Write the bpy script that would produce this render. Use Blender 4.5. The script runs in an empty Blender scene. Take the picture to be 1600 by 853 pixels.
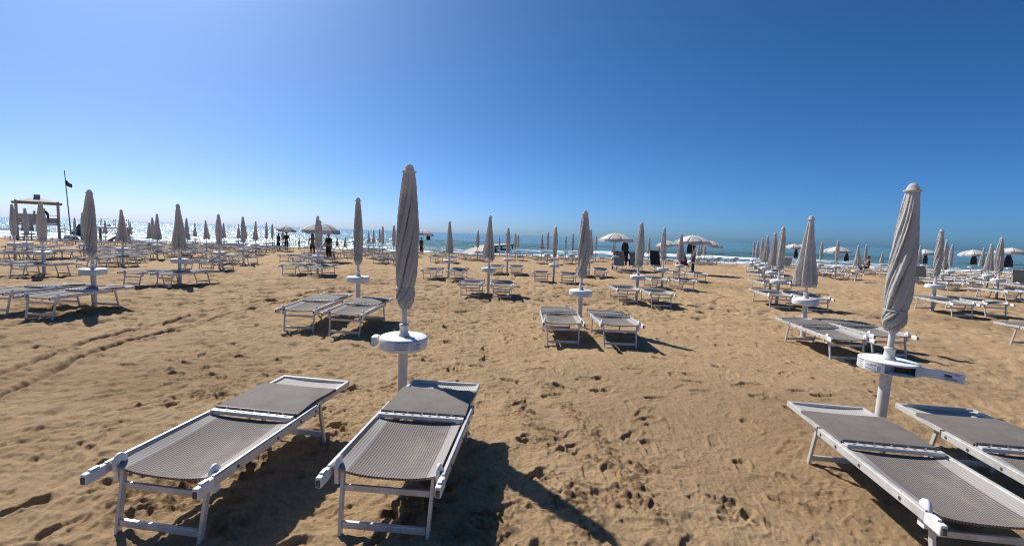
import bpy, bmesh, math, random
import numpy as np
from mathutils import Vector, Matrix

R = math.radians
PI = math.pi
scene = bpy.context.scene
col = scene.collection
rng = random.Random(7)

# ------------------------------------------------------------------ helpers
def tag(o, label=None, cat=None, group=None, kind=None):
    if label: o['label'] = label
    if cat: o['category'] = cat
    if group: o['group'] = group
    if kind: o['kind'] = kind
    return o

def empty(name, loc=(0, 0, 0), rz=0.0, parent=None):
    o = bpy.data.objects.new(name, None)
    o.empty_display_size = .2
    col.objects.link(o)
    o.location = loc
    o.rotation_euler = (0, 0, rz)
    if parent: o.parent = parent
    return o

def children(o):
    return [c for c in list(col.objects) if c.parent == o]

def copy_tree(o, parent=None, kids=None):
    c = o.copy()
    col.objects.link(c)
    c.parent = parent
    for ch in (kids or KIDS)[o.name] if o.name in (kids or KIDS) else []:
        copy_tree(ch, c, kids)
    return c

KIDS = {}
def register(o):
    ks = children(o)
    KIDS[o.name] = ks
    for k in ks: register(k)

class MB:
    """collects shapes, links them as ONE mesh object"""
    def __init__(s): s.v = []; s.f = []; s.m = []; s.sm = []
    def add(s, vs, fs, mat=0, smooth=False):
        b = len(s.v)
        s.v += [tuple(v) for v in vs]
        s.f += [tuple(i + b for i in f) for f in fs]
        s.m += [mat] * len(fs); s.sm += [smooth] * len(fs)
    def box(s, c, d, mat=0, rot=None, bev=0.0):
        hx, hy, hz = d[0] / 2, d[1] / 2, d[2] / 2
        if bev <= 0:
            vs = [Vector((x, y, z)) for x in (-hx, hx) for y in (-hy, hy) for z in (-hz, hz)]
            fs = [(0, 1, 3, 2), (4, 6, 7, 5), (0, 4, 5, 1), (2, 3, 7, 6), (0, 2, 6, 4), (1, 5, 7, 3)]
        else:
            bm = bmesh.new()
            bmesh.ops.create_cube(bm, size=1)
            for v in bm.verts: v.co = Vector((v.co.x * d[0], v.co.y * d[1], v.co.z * d[2]))
            bmesh.ops.bevel(bm, geom=list(bm.edges), offset=bev, segments=2, affect='EDGES', profile=.5)
            bm.verts.index_update()
            vs = [v.co.copy() for v in bm.verts]
            fs = [tuple(v.index for v in f.verts) for f in bm.faces]
            bm.free()
        if rot is not None: vs = [rot @ v for v in vs]
        s.add([v + Vector(c) for v in vs], fs, mat)
    def bar(s, p0, p1, w, h, mat=0, up=(0, 0, 1), bev=0.0):
        p0, p1 = Vector(p0), Vector(p1)
        d = p1 - p0; L = d.length; d.normalize()
        up = Vector(up)
        x = d.cross(up)
        if x.length < 1e-4: x = d.cross(Vector((0, 1, 0)))
        x.normalize(); z = x.cross(d)
        rot = Matrix((x, d, z)).transposed()
        s.box((p0 + p1) / 2, (w, L, h), mat, rot, bev)
    def tube(s, p0, p1, r0, r1=None, n=14, mat=0, cap=True):
        r1 = r0 if r1 is None else r1
        p0, p1 = Vector(p0), Vector(p1)
        d = (p1 - p0).normalized()
        x = d.orthogonal().normalized(); y = d.cross(x)
        vs = []
        for p, r in ((p0, r0), (p1, r1)):
            for i in range(n):
                a = 2 * PI * i / n
                vs.append(p + x * (r * math.cos(a)) + y * (r * math.sin(a)))
        fs = [(i, (i + 1) % n, n + (i + 1) % n, n + i) for i in range(n)]
        s.add(vs, fs, mat, True)
        if cap:
            s.add(vs[:n], [tuple(range(n - 1, -1, -1))], mat)
            s.add(vs[n:], [tuple(range(n))], mat)
    def lathe(s, prof, n=32, mat=0, c=(0, 0, 0), smooth=True):
        vs = []
        for r, z in prof:
            for i in range(n):
                a = 2 * PI * i / n
                vs.append((c[0] + r * math.cos(a), c[1] + r * math.sin(a), c[2] + z))
        fs = []
        for k in range(len(prof) - 1):
            for i in range(n):
                j = (i + 1) % n
                fs.append((k * n + i, k * n + j, (k + 1) * n + j, (k + 1) * n + i))
        s.add(vs, fs, mat, smooth)
    def grid(s, P, mat=0, smooth=True, wrap=False):
        """P: rows x cols of points"""
        nr, nc = len(P), len(P[0])
        vs = [p for row in P for p in row]
        fs = []
        for i in range(nr - 1):
            for j in range(nc if wrap else nc - 1):
                k = (j + 1) % nc
                fs.append((i * nc + j, i * nc + k, (i + 1) * nc + k, (i + 1) * nc + j))
        s.add(vs, fs, mat, smooth)
    def mesh(s, name, mats):
        me = bpy.data.meshes.new(name)
        me.from_pydata(s.v, [], s.f)
        for m in (mats if isinstance(mats, (list, tuple)) else [mats]): me.materials.append(m)
        me.polygons.foreach_set('material_index', s.m)
        me.polygons.foreach_set('use_smooth', s.sm)
        me.update()
        return me
    def build(s, name, mats, parent=None, thick=0.0):
        o = bpy.data.objects.new(name, s.mesh(name, mats))
        col.objects.link(o)
        if parent: o.parent = parent
        if thick:
            md = o.modifiers.new('thickness', 'SOLIDIFY'); md.thickness = thick; md.offset = 0
        return o
    def merge(s, o, matmap):
        b = len(s.v)
        s.v += o.v; s.f += [tuple(i + b for i in f) for f in o.f]
        s.m += [matmap[m] for m in o.m]; s.sm += o.sm

# ------------------------------------------------------------------ materials
class NT:
    def __init__(s, name):
        s.mat = bpy.data.materials.new(name); s.mat.use_nodes = True
        s.t = s.mat.node_tree; s.n = s.t.nodes; s.l = s.t.links
        s.p = s.n['Principled BSDF']; s.out = s.n['Material Output']
    def node(s, typ, **kw):
        n = s.n.new(typ)
        for k, v in kw.items():
            if k.startswith('i_'):
                key = k[2:]; key = int(key) if key.isdigit() else key.replace('_', ' ')
                n.inputs[key].default_value = v
            else: setattr(n, k, v)
        return n
    def link(s, a, b): s.l.new(a, b)
    def set(s, **kw):
        for k, v in kw.items(): s.p.inputs[k.replace('_', ' ')].default_value = v
    def noise(s, scale, detail=4, rough=.55, vec=None, dist=0.0):
        n = s.node('ShaderNodeTexNoise'); n.inputs['Scale'].default_value = scale
        n.inputs['Detail'].default_value = detail; n.inputs['Roughness'].default_value = rough
        n.inputs['Distortion'].default_value = dist
        if vec is not None: s.link(vec, n.inputs['Vector'])
        return n
    def coord(s, which='Object'):
        return s.node('ShaderNodeTexCoord').outputs[which]
    def ramp(s, fac, stops):
        r = s.node('ShaderNodeValToRGB')
        el = r.color_ramp.elements
        while len(el) < len(stops): el.new(.5)
        for e, (p, c) in zip(el, stops): e.position = p; e.color = c if len(c) == 4 else (*c, 1)
        s.link(fac, r.inputs['Fac']); return r
    def mix(s, fac, a, b, typ='MIX'):
        m = s.node('ShaderNodeMix', data_type='RGBA', blend_type=typ)
        for k, v in ((0, fac), (6, a), (7, b)):
            if isinstance(v, (int, float)): m.inputs[k].default_value = v
            elif isinstance(v, tuple): m.inputs[k].default_value = (*v, 1) if len(v) == 3 else v
            else: s.link(v, m.inputs[k])
        return m.outputs[2]
    def math(s, op, a, b=None, clamp=False):
        m = s.node('ShaderNodeMath', operation=op, use_clamp=clamp)
        for k, v in ((0, a), (1, b)):
            if v is None: continue
            if isinstance(v, (int, float)): m.inputs[k].default_value = v
            else: s.link(v, m.inputs[k])
        return m.outputs[0]
    def bump(s, h, strength=.3, dist=.01, normal=None):
        b = s.node('ShaderNodeBump'); b.inputs['Strength'].default_value = strength
        b.inputs['Distance'].default_value = dist
        s.link(h, b.inputs['Height'])
        if normal is not None: s.link(normal, b.inputs['Normal'])
        s.link(b.outputs['Normal'], s.p.inputs['Normal'])
        return b.outputs['Normal']

def simple(name, c, rough=.5, metal=0.0, var=.12, scale=14, bump=0.0, trans=0.0):
    t = NT(name)
    co = t.coord()
    n = t.noise(scale, 5, .6, co)
    lo = tuple(x * (1 - var) for x in c); hi = tuple(min(1, x * (1 + var)) for x in c)
    r = t.ramp(n.outputs['Fac'], [(.3, lo), (.7, hi)])
    t.link(r.outputs['Color'], t.p.inputs['Base Color'])
    t.set(Roughness=rough, Metallic=metal)
    if bump: t.bump(t.noise(scale * 6, 4, .6, co).outputs['Fac'], bump, .004)
    if trans:
        tr = t.node('ShaderNodeBsdfTranslucent'); t.link(r.outputs['Color'], tr.inputs['Color'])
        mx = t.node('ShaderNodeMixShader'); mx.inputs[0].default_value = trans
        t.link(t.p.outputs[0], mx.inputs[1]); t.link(tr.outputs[0], mx.inputs[2])
        t.link(mx.outputs[0], t.out.inputs['Surface'])
    return t.mat

M = {}
def aluminium():
    t = NT('painted_aluminium'); co = t.coord()
    n = t.noise(9, 6, .65, co)
    r = t.ramp(n.outputs['Fac'], [(.25, (.42, .41, .39)), (.5, (.60, .585, .56)), (.75, (.68, .665, .64))])
    g = t.noise(55, 4, .7, co)
    dirt = t.ramp(g.outputs['Fac'], [(.54, (0, 0, 0)), (.68, (1, 1, 1))])
    c = t.mix(t.math('MULTIPLY', dirt.outputs['Color'], .5), r.outputs['Color'], (.36, .31, .24))
    t.link(c, t.p.inputs['Base Color'])
    t.set(Roughness=.38, Metallic=.25)
    return t.mat
M['alu'] = aluminium()
M['white'] = simple('white_plastic', (.76, .745, .71), .42, 0, .08, 20)
def table_white():
    t = NT('weathered_white_plastic'); co = t.coord()
    n = t.noise(11, 6, .6, co)
    r = t.ramp(n.outputs['Fac'], [(.3, (.66, .655, .63)), (.6, (.78, .775, .76))])
    mp = t.node('ShaderNodeMapping'); mp.inputs['Scale'].default_value = (22, 22, 2.5); t.link(co, mp.inputs['Vector'])
    g = t.noise(1.6, 5, .65, mp.outputs['Vector'])
    st = t.ramp(g.outputs['Fac'], [(.56, (0, 0, 0)), (.75, (1, 1, 1))])
    c = t.mix(t.math('MULTIPLY', st.outputs['Color'], .35), r.outputs['Color'], (.48, .43, .35))
    t.link(c, t.p.inputs['Base Color']); t.set(Roughness=.5)
    return t.mat
M['table'] = table_white()
M['tube'] = simple('off_white_tube', (.60, .59, .56), .5, 0, .14, 8)
M['dark'] = simple('dark_gap', (.025, .025, .027), .6)
M['stain'] = simple('dark_bolt', (.09, .085, .08), .5)
M['brown'] = simple('rusty_brown_board', (.12, .05, .025), .8, 0, .35, 20)
M['ink'] = simple('dark_ink', (.05, .055, .08), .7, 0, .2)
M['paper'] = simple('sticker_paper', (.66, .67, .70), .45, 0, .06)
M['band'] = simple('shade_bar_metal', (.10, .10, .105), .45, .3)

def sling(name, c1, c2, scale, hem=None, bump=.5, gap=0.0):
    """woven textilene: fine ribs along the lounger plus a cross weave"""
    t = NT(name); co = t.coord()
    sx = t.node('ShaderNodeSeparateXYZ'); t.link(co, sx.inputs[0])
    w1 = t.math('SINE', t.math('MULTIPLY', sx.outputs['X'], scale))
    w2 = t.math('SINE', t.math('MULTIPLY', sx.outputs['Y'], scale * .9))
    w = t.math('ADD', t.math('MULTIPLY', w1, .36), t.math('MULTIPLY', w2, .14))
    w = t.math('ADD', w, .5)
    r = t.ramp(w, [(.2, c2), (.8, c1)])
    n = t.noise(7, 5, .6, co)
    c = t.mix(.35, r.outputs['Color'], t.ramp(n.outputs['Fac'], [(.3, (.78, .76, .74)), (.7, (1, 1, 1))]).outputs['Color'], 'MULTIPLY')
    st = t.ramp(t.noise(3.2, 7, .7, co, .8).outputs['Fac'], [(.52, (0, 0, 0)), (.74, (1, 1, 1))])
    c = t.mix(t.math('MULTIPLY', st.outputs['Color'], .38), c, (.40, .33, .25))
    if hem:
        e = t.math('GREATER_THAN', t.math('ABSOLUTE', sx.outputs['X']), hem)
        c = t.mix(t.math('MULTIPLY', e, .55), c, (.46, .43, .41))
    t.link(c, t.p.inputs['Base Color']); t.set(Roughness=.85); t.p.inputs['Specular IOR Level'].default_value = .15
    t.bump(w, bump, .003)
    return t.mat
M['sling'] = sling('taupe_ribbed_mesh', (.27, .238, .220), (.105, .090, .083), 380, .235)
M['sling_head'] = sling('pale_head_mesh', (.56, .54, .51), (.28, .26, .25), 380, .252)

def shade_fabric():
    t = NT('taupe_shade_cloth'); co = t.coord()
    n = t.noise(5, 6, .6, co, .4)
    r = t.ramp(n.outputs['Fac'], [(.3, (.135, .117, .106)), (.7, (.185, .160, .145))])
    mp = t.node('ShaderNodeMapping'); mp.inputs['Scale'].default_value = (9, 1.6, 1); mp.inputs['Rotation'].default_value = (0, 0, .3)
    t.link(co, mp.inputs['Vector'])
    s = t.noise(4, 7, .72, mp.outputs['Vector'], .6)
    sc = t.ramp(s.outputs['Fac'], [(.63, (0, 0, 0)), (.74, (1, 1, 1))])
    c = t.mix(t.math('MULTIPLY', sc.outputs['Color'], .28), r.outputs['Color'], (.46, .44, .43))
    t.link(c, t.p.inputs['Base Color']); t.set(Roughness=.8); t.p.inputs['Specular IOR Level'].default_value = .22
    t.bump(t.noise(420, 2, .5, co).outputs['Fac'], .18, .002)
    return t.mat
M['shade'] = shade_fabric()

def canopy_mat(name, c, trans):
    t = NT(name); co = t.coord()
    n = t.noise(4, 6, .6, co)
    lo = tuple(x * .84 for x in c); hi = tuple(x * 1.1 for x in c)
    r = t.ramp(n.outputs['Fac'], [(.3, lo), (.7, hi)])
    mp = t.node('ShaderNodeMapping'); mp.inputs['Scale'].default_value = (16, 16, 2.2); t.link(co, mp.inputs['Vector'])
    g = t.noise(1.3, 6, .7, mp.outputs['Vector'])
    st = t.ramp(g.outputs['Fac'], [(.55, (0, 0, 0)), (.72, (1, 1, 1))])
    cc = t.mix(t.math('MULTIPLY', st.outputs['Color'], .3), r.outputs['Color'], tuple(x * .6 for x in c))
    t.link(cc, t.p.inputs['Base Color']); t.set(Roughness=.9); t.p.inputs['Specular IOR Level'].default_value = .15
    f = t.noise(38, 6, .65, mp.outputs['Vector'])
    wv = t.noise(9, 5, .6, mp.outputs['Vector'])
    t.bump(t.math('ADD', t.math('MULTIPLY', f.outputs['Fac'], .25), wv.outputs['Fac']), .22, .010)
    tr = t.node('ShaderNodeBsdfTranslucent'); t.link(cc, tr.inputs['Color'])
    mx = t.node('ShaderNodeMixShader'); mx.inputs[0].default_value = trans
    t.link(t.p.outputs[0], mx.inputs[1]); t.link(tr.outputs[0], mx.inputs[2])
    t.link(mx.outputs[0], t.out.inputs['Surface'])
    return t.mat
M['canopy'] = canopy_mat('grey_canopy_cloth', (.66, .65, .63), .40)
M['canopy_white'] = canopy_mat('white_canopy_cloth', (.84, .83, .81), .38)
M['canopy_grey'] = canopy_mat('grey_panel_cloth', (.60, .59, .57), .3)
M['wood'] = simple('weathered_wood', (.50, .43, .36), .8, 0, .3, 6, .3)
M['wood_dark'] = simple('dark_wood', (.27, .23, .195), .8, 0, .3, 6, .3)
M['metal'] = simple('grey_pole_metal', (.22, .22, .23), .45, .5)
M['skin'] = simple('tanned_skin', (.26, .13, .085), .55, 0, .1)
M['hair'] = simple('dark_hair', (.012, .010, .009), .6)
def cloth(name, c): 
    if name not in M: M[name] = simple(name, c, .85, 0, .2, 12, .2)
    return M[name]

# ------------------------------------------------------------------ numpy noise
def hash2(ix, iy, seed):
    h = (ix.astype(np.int64) * 374761393 + iy.astype(np.int64) * 668265263 + seed * 974634777) & 0xFFFFFFFF
    h = ((h ^ (h >> 13)) * 1274126177) & 0xFFFFFFFF
    h = h ^ (h >> 16)
    return h
def perlin(x, y, seed=0):
    x = np.asarray(x, dtype=np.float64); y = np.asarray(y, dtype=np.float64)
    ix = np.floor(x); iy = np.floor(y); fx = x - ix; fy = y - iy
    u = fx * fx * fx * (fx * (fx * 6 - 15) + 10); v = fy * fy * fy * (fy * (fy * 6 - 15) + 10)
    def g(dx, dy):
        a = hash2(ix + dx, iy + dy, seed).astype(np.float64) * (2 * PI / 4294967296.0)
        return np.cos(a) * (fx - dx) + np.sin(a) * (fy - dy)
    a = g(0, 0); b = g(1, 0); c = g(0, 1); d = g(1, 1)
    return 1.5 * ((a + u * (b - a)) * (1 - v) + (c + u * (d - c)) * v)
def sstep(a, b, x):
    t = np.clip((x - a) / (b - a), 0, 1); return t * t * (3 - 2 * t)

# ------------------------------------------------------------------ the ground
CAM_H = 1.65
SEA_Z = -.95
def beach(Y):
    Y = np.asarray(Y, dtype=np.float64)
    return -.012 * np.clip(Y - 8.5, 0, 27.5) - .028 * np.clip(Y - 36, 0, 60) - .01 * np.clip(Y - 96, 0, 150)
def swell(x, y):
    return .045 * perlin(x * .28, y * .28, 1) + .03 * perlin(x * .9 + 4, y * .9, 2)
def ground_z(x, y):
    return float(beach(y) + swell(np.array([x]), np.array([y]))[0]) 

# polar sheet around the camera, fine where the photograph looks
front = np.linspace(-R(57), R(57), 1080)
back = np.linspace(R(57), 2 * PI - R(57), 90)[1:-1]
TH = np.concatenate([front, back])
rr = [.25]
while rr[-1] < 420:
    r = rr[-1]
    k = .05 if r < 1.6 else (.0030 if r < 9 else (.0042 if r < 22 else (.008 if r < 70 else .06)))
    rr.append(r * (1 + k))
RR = np.array(rr)
nr, nt = len(RR), len(TH)
Rg, Tg = np.meshgrid(RR, TH, indexing='ij')
X = Rg * np.sin(Tg); Y = Rg * np.cos(Tg)
Z = beach(Y) + swell(X, Y)
damp = np.zeros_like(Z)
fade = np.clip(1.25 - Rg / 40, .25, 1)
wx = X + .25 * perlin(X * .8, Y * .8, 11); wy = Y + .25 * perlin(X * .8, Y * .8, 12)
foot_zone = .35 + .65 * sstep(-.25, .35, perlin(X * .16, Y * .16, 5))
left_zone = sstep(1.0, -3.5, X - .12 * Y)
act = np.clip(foot_zone + .45 * left_zone, 0, 1.25)
n1 = perlin(wx * 1.9, wy * 1.9, 21); n2 = perlin(wx * 4.2, wy * 4.2, 22)
n3 = perlin(wx * 8.5, wy * 8.5, 23); n4 = perlin(wx * 19, wy * 19, 24); n5 = perlin(X * 43, Y * 43, 25)
Z += act * fade * (.017 * n1 - .030 * np.abs(n2) + .012 * n3)
Z -= fade * np.clip(1.4 - Rg / 14, 0, 1) * (.06 + .9 * left_zone + .25 * sstep(.1, .5, perlin(X * .35, Y * .35, 33))) * (.020 * np.abs(perlin(wx * 7.3, wy * 7.3, 29)) + .011 * np.abs(perlin(wx * 13.7, wy * 13.7, 30)))
rip = perlin(X * 1.3 + Y * .5, Y * 5.5 - X * 1.6, 27)
Z += left_zone * fade * .013 * (rip - .6 * np.abs(perlin(X * 2.2 + Y, Y * 8 - X * 2, 28)))
near = np.clip(1.3 - Rg / 11, 0, 1)
Z += near * (.0062 * n4 * (.5 + act) + .0046 * n5)
# far trampling read as dimples
far = sstep(6, 14, Rg)
Z -= far * fade * (.055 * sstep(.16, .5, perlin(X * 2.3, Y * 2.3, 31)) + .04 * sstep(.15, .45, perlin(X * 4.2, Y * 4.2, 32))) * np.clip(.35 + act, 0, 1.2)

def window(px, py, rad):
    r = math.hypot(px, py); th = math.atan2(px, py)
    i0 = np.searchsorted(RR, r - rad); i1 = np.searchsorted(RR, r + rad)
    da = rad / max(r, .3)
    j0 = np.searchsorted(front, th - da); j1 = np.searchsorted(front, th + da)
    return slice(max(i0, 0), i1), slice(max(j0, 0), j1)

def footprint(px, py, ang, L=.27, Wd=.105, depth=.03, rim=.010, seed=0):
    sl = window(px, py, L * .9)
    x = X[sl] - px; y = Y[sl] - py
    if x.size == 0: return
    c, s = math.cos(ang), math.sin(ang)
    u = (x * s + y * c) / (L / 2); v = (x * c - y * s)
    v = v + .012 * np.sin(u * 2.4)
    wid = (Wd / 2) * (1 - .22 * np.exp(-((u + .25) / .35) ** 2) + .06 * u)
    d = np.sqrt(u * u * .98 + (v / wid) ** 2 * .98)
    d = (np.abs(u) ** 2.6 + np.abs(v / wid) ** 2.6) ** (1 / 2.6)
    d = d + .09 * perlin(X[sl] * 11, Y[sl] * 11, seed) + .08 * perlin(X[sl] * 27, Y[sl] * 27, seed + 2)
    inside = 1 - sstep(.80, 1.06, d)
    rm = np.exp(-((d - 1.22) / .20) ** 2)
    tilt = .75 + .45 * u
    Z[sl] += -depth * inside * np.clip(tilt, .25, 1.4) + rim * rm * (.6 + .8 * perlin(X[sl] * 9, Y[sl] * 9, seed + 1))

prng = random.Random(23)
def walk(x, y, ang, n, step=.62, depth=.028):
    side = 1
    for k in range(n):
        ox, oy = side * .10 * math.cos(ang), -side * .10 * math.sin(ang)
        footprint(x + ox, y + oy, ang + prng.uniform(-.15, .15), prng.uniform(.24, .30), prng.uniform(.09, .115),
                  depth * prng.uniform(.6, 1.5), .014, prng.randint(0, 999))
        x += math.sin(ang) * step; y += math.cos(ang) * step
        ang += prng.uniform(-.09, .09); side = -side
for k in range(52):
    walk(prng.uniform(-7, 7), prng.uniform(1.6, 9), prng.uniform(-PI, PI), prng.randint(5, 12), prng.uniform(.5, .7), prng.uniform(.018, .032))
for k in range(420):
    r = 1.9 + 9 * prng.random() ** 1.3; a = prng.uniform(-R(55), R(55))
    footprint(r * math.sin(a), r * math.cos(a), prng.uniform(-PI, PI), prng.uniform(.16, .30), prng.uniform(.07, .13), prng.uniform(.006, .018), .007, prng.randint(0, 999))
for k in range(900):            # scuffs and kicked pits
    r = 1.8 + 16 * prng.random() ** 1.3; a = prng.uniform(-R(55), R(55))
    s = prng.uniform(.05, .14)
    footprint(r * math.sin(a), r * math.cos(a), prng.uniform(-PI, PI), s, s * prng.uniform(.4, .9), prng.uniform(.004, .012), .004, prng.randint(0, 999))
for k in range(420):            # half erased older prints
    r = 1.7 + 11 * prng.random() ** 1.1; a = prng.uniform(-R(56), R(56))
    footprint(r * math.sin(a), r * math.cos(a), prng.uniform(-PI, PI), prng.uniform(.20, .30), prng.uniform(.08, .12), prng.uniform(.004, .011), .006, prng.randint(0, 999))
# the clear prints in the right half
for (px, py, a, L, W_, d) in ((1.79, 3.26, .5, .20, .12, .038), (1.42, 2.68, .9, .22, .11, .04), (1.50, 2.55, .3, .2, .11, .03),
                              (1.62, 2.45, -.6, .30, .11, .024), (.52, 4.91, 1.4, .15, .08, .035), (.15, 3.53, 1.5, .14, .08, .035),
                              (1.16, 3.49, .2, .28, .11, .03), (1.30, 4.05, 1.2, .28, .11, .03), (2.25, 4.0, .1, .29, .11, .03),
                              (2.02, 2.62, -.35, .30, .12, .022), (1.85, 2.72, -.5, .30, .12, .02), (2.7, 5.1, 1.3, .28, .1, .035),
                              (.35, 5.4, 1.4, .28, .10, .03), (1.0, 5.2, 1.2, .28, .10, .03), (3.5, 5.6, 1.0, .28, .1, .03),
                              (.62, 2.72, .1, .27, .12, .035), (.75, 3.05, .2, .27, .12, .03), (.30, 2.95, -.3, .24, .11, .03)):
    footprint(px, py, a, L, W_, d * .62, .014, int(px * 100))

def polyline_dist(pts):
    best = np.full(X.shape, 1e9); along = np.zeros(X.shape); t0 = 0.0; side = np.zeros(X.shape)
    for (ax, ay), (bx, by) in zip(pts[:-1], pts[1:]):
        dx, dy = bx - ax, by - ay; L2 = dx * dx + dy * dy; L = math.sqrt(L2)
        t = np.clip(((X - ax) * dx + (Y - ay) * dy) / L2, 0, 1)
        ex = X - ax - t * dx; ey = Y - ay - t * dy
        d = np.hypot(ex, ey); m = d < best
        best = np.where(m, d, best); along = np.where(m, t0 + t * L, along); side = np.where(m, np.sign(ex * dy - ey * dx), side)
        t0 += L
    return best, along, side
# two dragged ruts crossing the left half
for pts, sd in (([(-5.1, 3.4), (-5.45, 4.7), (-5.85, 6.0), (-5.85, 6.8), (-5.8, 7.6), (-5.72, 8.9), (-5.5, 10.5), (-5.2, 13)], 3),
                ([(-4.55, 3.4), (-5.0, 4.7), (-5.34, 5.4), (-5.40, 6.2), (-5.3, 7.6), (-5.2, 8.9), (-5.0, 10.5), (-4.7, 13)], 4)):
    d, al, s_ = polyline_dist(pts)
    d = np.abs(d + .02 * perlin(X * 3, Y * 3, 40 + sd)) / (1 + .05 * al)
    br = .62 + .38 * sstep(-.35, .2, perlin(al * 1.1, al * 0 + sd, 50 + sd))
    Z += br * (-.075 * np.exp(-(d / .034) ** 2) + .022 * np.exp(-((d - .085) / .04) ** 2))
    damp = np.maximum(damp, .8 * br * np.exp(-(d / .04) ** 2))
# tractor track up the middle with its two lanes of broken clods
d, al, s_ = polyline_dist([(.95, 1.2), (.74, 2.2), (.66, 2.9), (.56, 3.5), (.30, 4.5), (-.05, 5.5), (-.34, 6.5), (-.6, 8.5)])
sd = d * s_
lane = np.exp(-((np.abs(sd) - .22) / .10) ** 2)
on = sstep(5.4, 2.2, al + 1.2 * perlin(X * .7, Y * .7, 61)) * sstep(-.15, .35, perlin(X * 1.6, Y * 1.6, 60) + .25)
cl = lane * on
groove = np.exp(-(sd / .10) ** 2) * sstep(9, 2, al)
Z -= .022 * groove
patches = [(.80, 2.76, .20), (.98, 3.13, .16), (.43, 2.72, .16), (.66, 3.28, .13), (-2.98, 4.36, .22), (-2.6, 4.1, .16), (-2.10, 2.62, .30), (-1.85, 2.95, .2),
           (1.42, 2.72, .12), (-.05, 2.4, .2), (-2.0, 3.3, .16), (-.55, 2.55, .2), (2.0, 3.1, .1)]
for px, py, rad in patches:
    q = np.hypot(X - px, (Y - py)) / rad + .35 * perlin(X * 5, Y * 5, 71)
    cl = np.maximum(cl, 1 - sstep(.55, 1.05, q))
lump = np.clip(perlin(X * 15, Y * 15, 81), 0, 1) + .55 * np.clip(perlin(X * 31, Y * 31, 82), 0, 1)
Z += cl * (.034 * lump - .003)
damp = np.maximum(damp, cl * sstep(.02, .3, lump) * .9)
# sand pushed up round the feet and poles
for px, py, rad, hh_ in [(-1.02, 4.05, .10, .03), (3.32, 3.88, .10, .03), (-.38, 2.24, .07, .022), (-.86, 2.27, .07, .022), (-1.96, 2.22, .07, .02), (-1.52, 2.16, .07, .022), (-1.42, 3.42, .08, .025), (-1.9, 3.5, .08, .02),
                   (-.3, 3.45, .08, .025), (-.8, 3.5, .08, .02), (2.36, 3.25, .08, .02), (2.85, 3.18, .08, .02), (2.2, 1.98, .08, .025), (3.3, 3.3, .08, .02)]:
    q = np.hypot(X - px, Y - py) / rad
    Z += hh_ * np.exp(-q ** 2) * (.7 + .6 * perlin(X * 16, Y * 16, 73)) - .3 * hh_ * np.exp(-((q - 2.1) / .7) ** 2)
# darker smooth raked areas
smooth_dark = sstep(.15, .5, perlin(X * .22 + 7, Y * .3, 91)) * .28
damp = np.maximum(damp, smooth_dark)
# wet strip by the water
wet = sstep(47, 56, Y + 1.6 * perlin(X * .12, Y * .12, 95))
damp = np.maximum(damp, wet)

NV = nr * nt
me = bpy.data.meshes.new('beach_sand')
co = np.empty((NV + 1, 3), dtype=np.float32)
co[:NV, 0] = X.ravel(); co[:NV, 1] = Y.ravel(); co[:NV, 2] = Z.ravel(); co[NV] = (0, 0, float(Z[0].mean()))
i = np.arange(nr - 1)[:, None]; j = np.arange(nt)[None, :]; k = (j + 1) % nt
quads = np.stack([i * nt + j + 0 * k, (i + 1) * nt + j + 0 * k, (i + 1) * nt + k, i * nt + k], axis=-1).reshape(-1, 4)
quads = quads[:, ::-1]
tris = np.stack([np.full(nt, NV), (np.arange(nt) + 1) % nt, np.arange(nt)], axis=-1)
nq = len(quads)
loops = np.concatenate([quads.ravel(), tris.ravel()]).astype(np.int32)
starts = np.concatenate([np.arange(nq) * 4, nq * 4 + np.arange(nt) * 3]).astype(np.int32)
me.vertices.add(NV + 1); me.vertices.foreach_set('co', co.ravel())
me.loops.add(len(loops)); me.loops.foreach_set('vertex_index', loops)
me.polygons.add(len(starts)); me.polygons.foreach_set('loop_start', starts)
me.update(calc_edges=True)
me.polygons.foreach_set('use_smooth', np.ones(len(starts), dtype=bool))
at_ = me.attributes.new('damp', 'FLOAT', 'POINT')
at_.data.foreach_set('value', np.concatenate([damp.ravel(), [0]]).astype(np.float32))
me.validate()
if me.polygons[0].normal.z < 0: me.flip_normals()

t = NT('dry_sand'); co_ = t.coord()
a = t.node('ShaderNodeAttribute', attribute_name='damp')
n = t.noise(.9, 6, .6, co_); n2_ = t.noise(9, 6, .65, co_); n3_ = t.noise(260, 3, .7, co_)
base = t.ramp(n.outputs['Fac'], [(.3, (.425, .292, .166)), (.7, (.515, .362, .212))])
c = t.mix(.4, base.outputs['Color'], t.ramp(n2_.outputs['Fac'], [(.3, (.78, .76, .74)), (.7, (1, 1, 1))]).outputs['Color'], 'MULTIPLY')
g4 = t.noise(58, 5, .75, co_)
c = t.mix(.5, c, t.ramp(g4.outputs['Fac'], [(.36, (.72, .69, .66)), (.62, (1.06, 1.05, 1.04))]).outputs['Color'], 'MULTIPLY')
c = t.mix(.42, c, t.ramp(n3_.outputs['Fac'], [(.33, (.55, .52, .48)), (.66, (1.0, 1.0, 1.0))]).outputs['Color'], 'MULTIPLY')
c = t.mix(t.math('MULTIPLY', a.outputs['Fac'], .85), c, (.135, .078, .040))
t.link(c, t.p.inputs['Base Color']); t.set(Roughness=.95)
t.p.inputs['Specular IOR Level'].default_value = .15
h = t.math('ADD', t.math('MULTIPLY', t.noise(46, 7, .78, co_).outputs['Fac'], 1.3), t.math('MULTIPLY', n3_.outputs['Fac'], .45))
t.bump(h, .72, .022)
me.materials.append(t.mat)
sand = bpy.data.objects.new('beach_sand', me); col.objects.link(sand)
tag(sand, 'trampled brown beach sand with footprints and ruts', 'sand', kind='structure')

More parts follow.
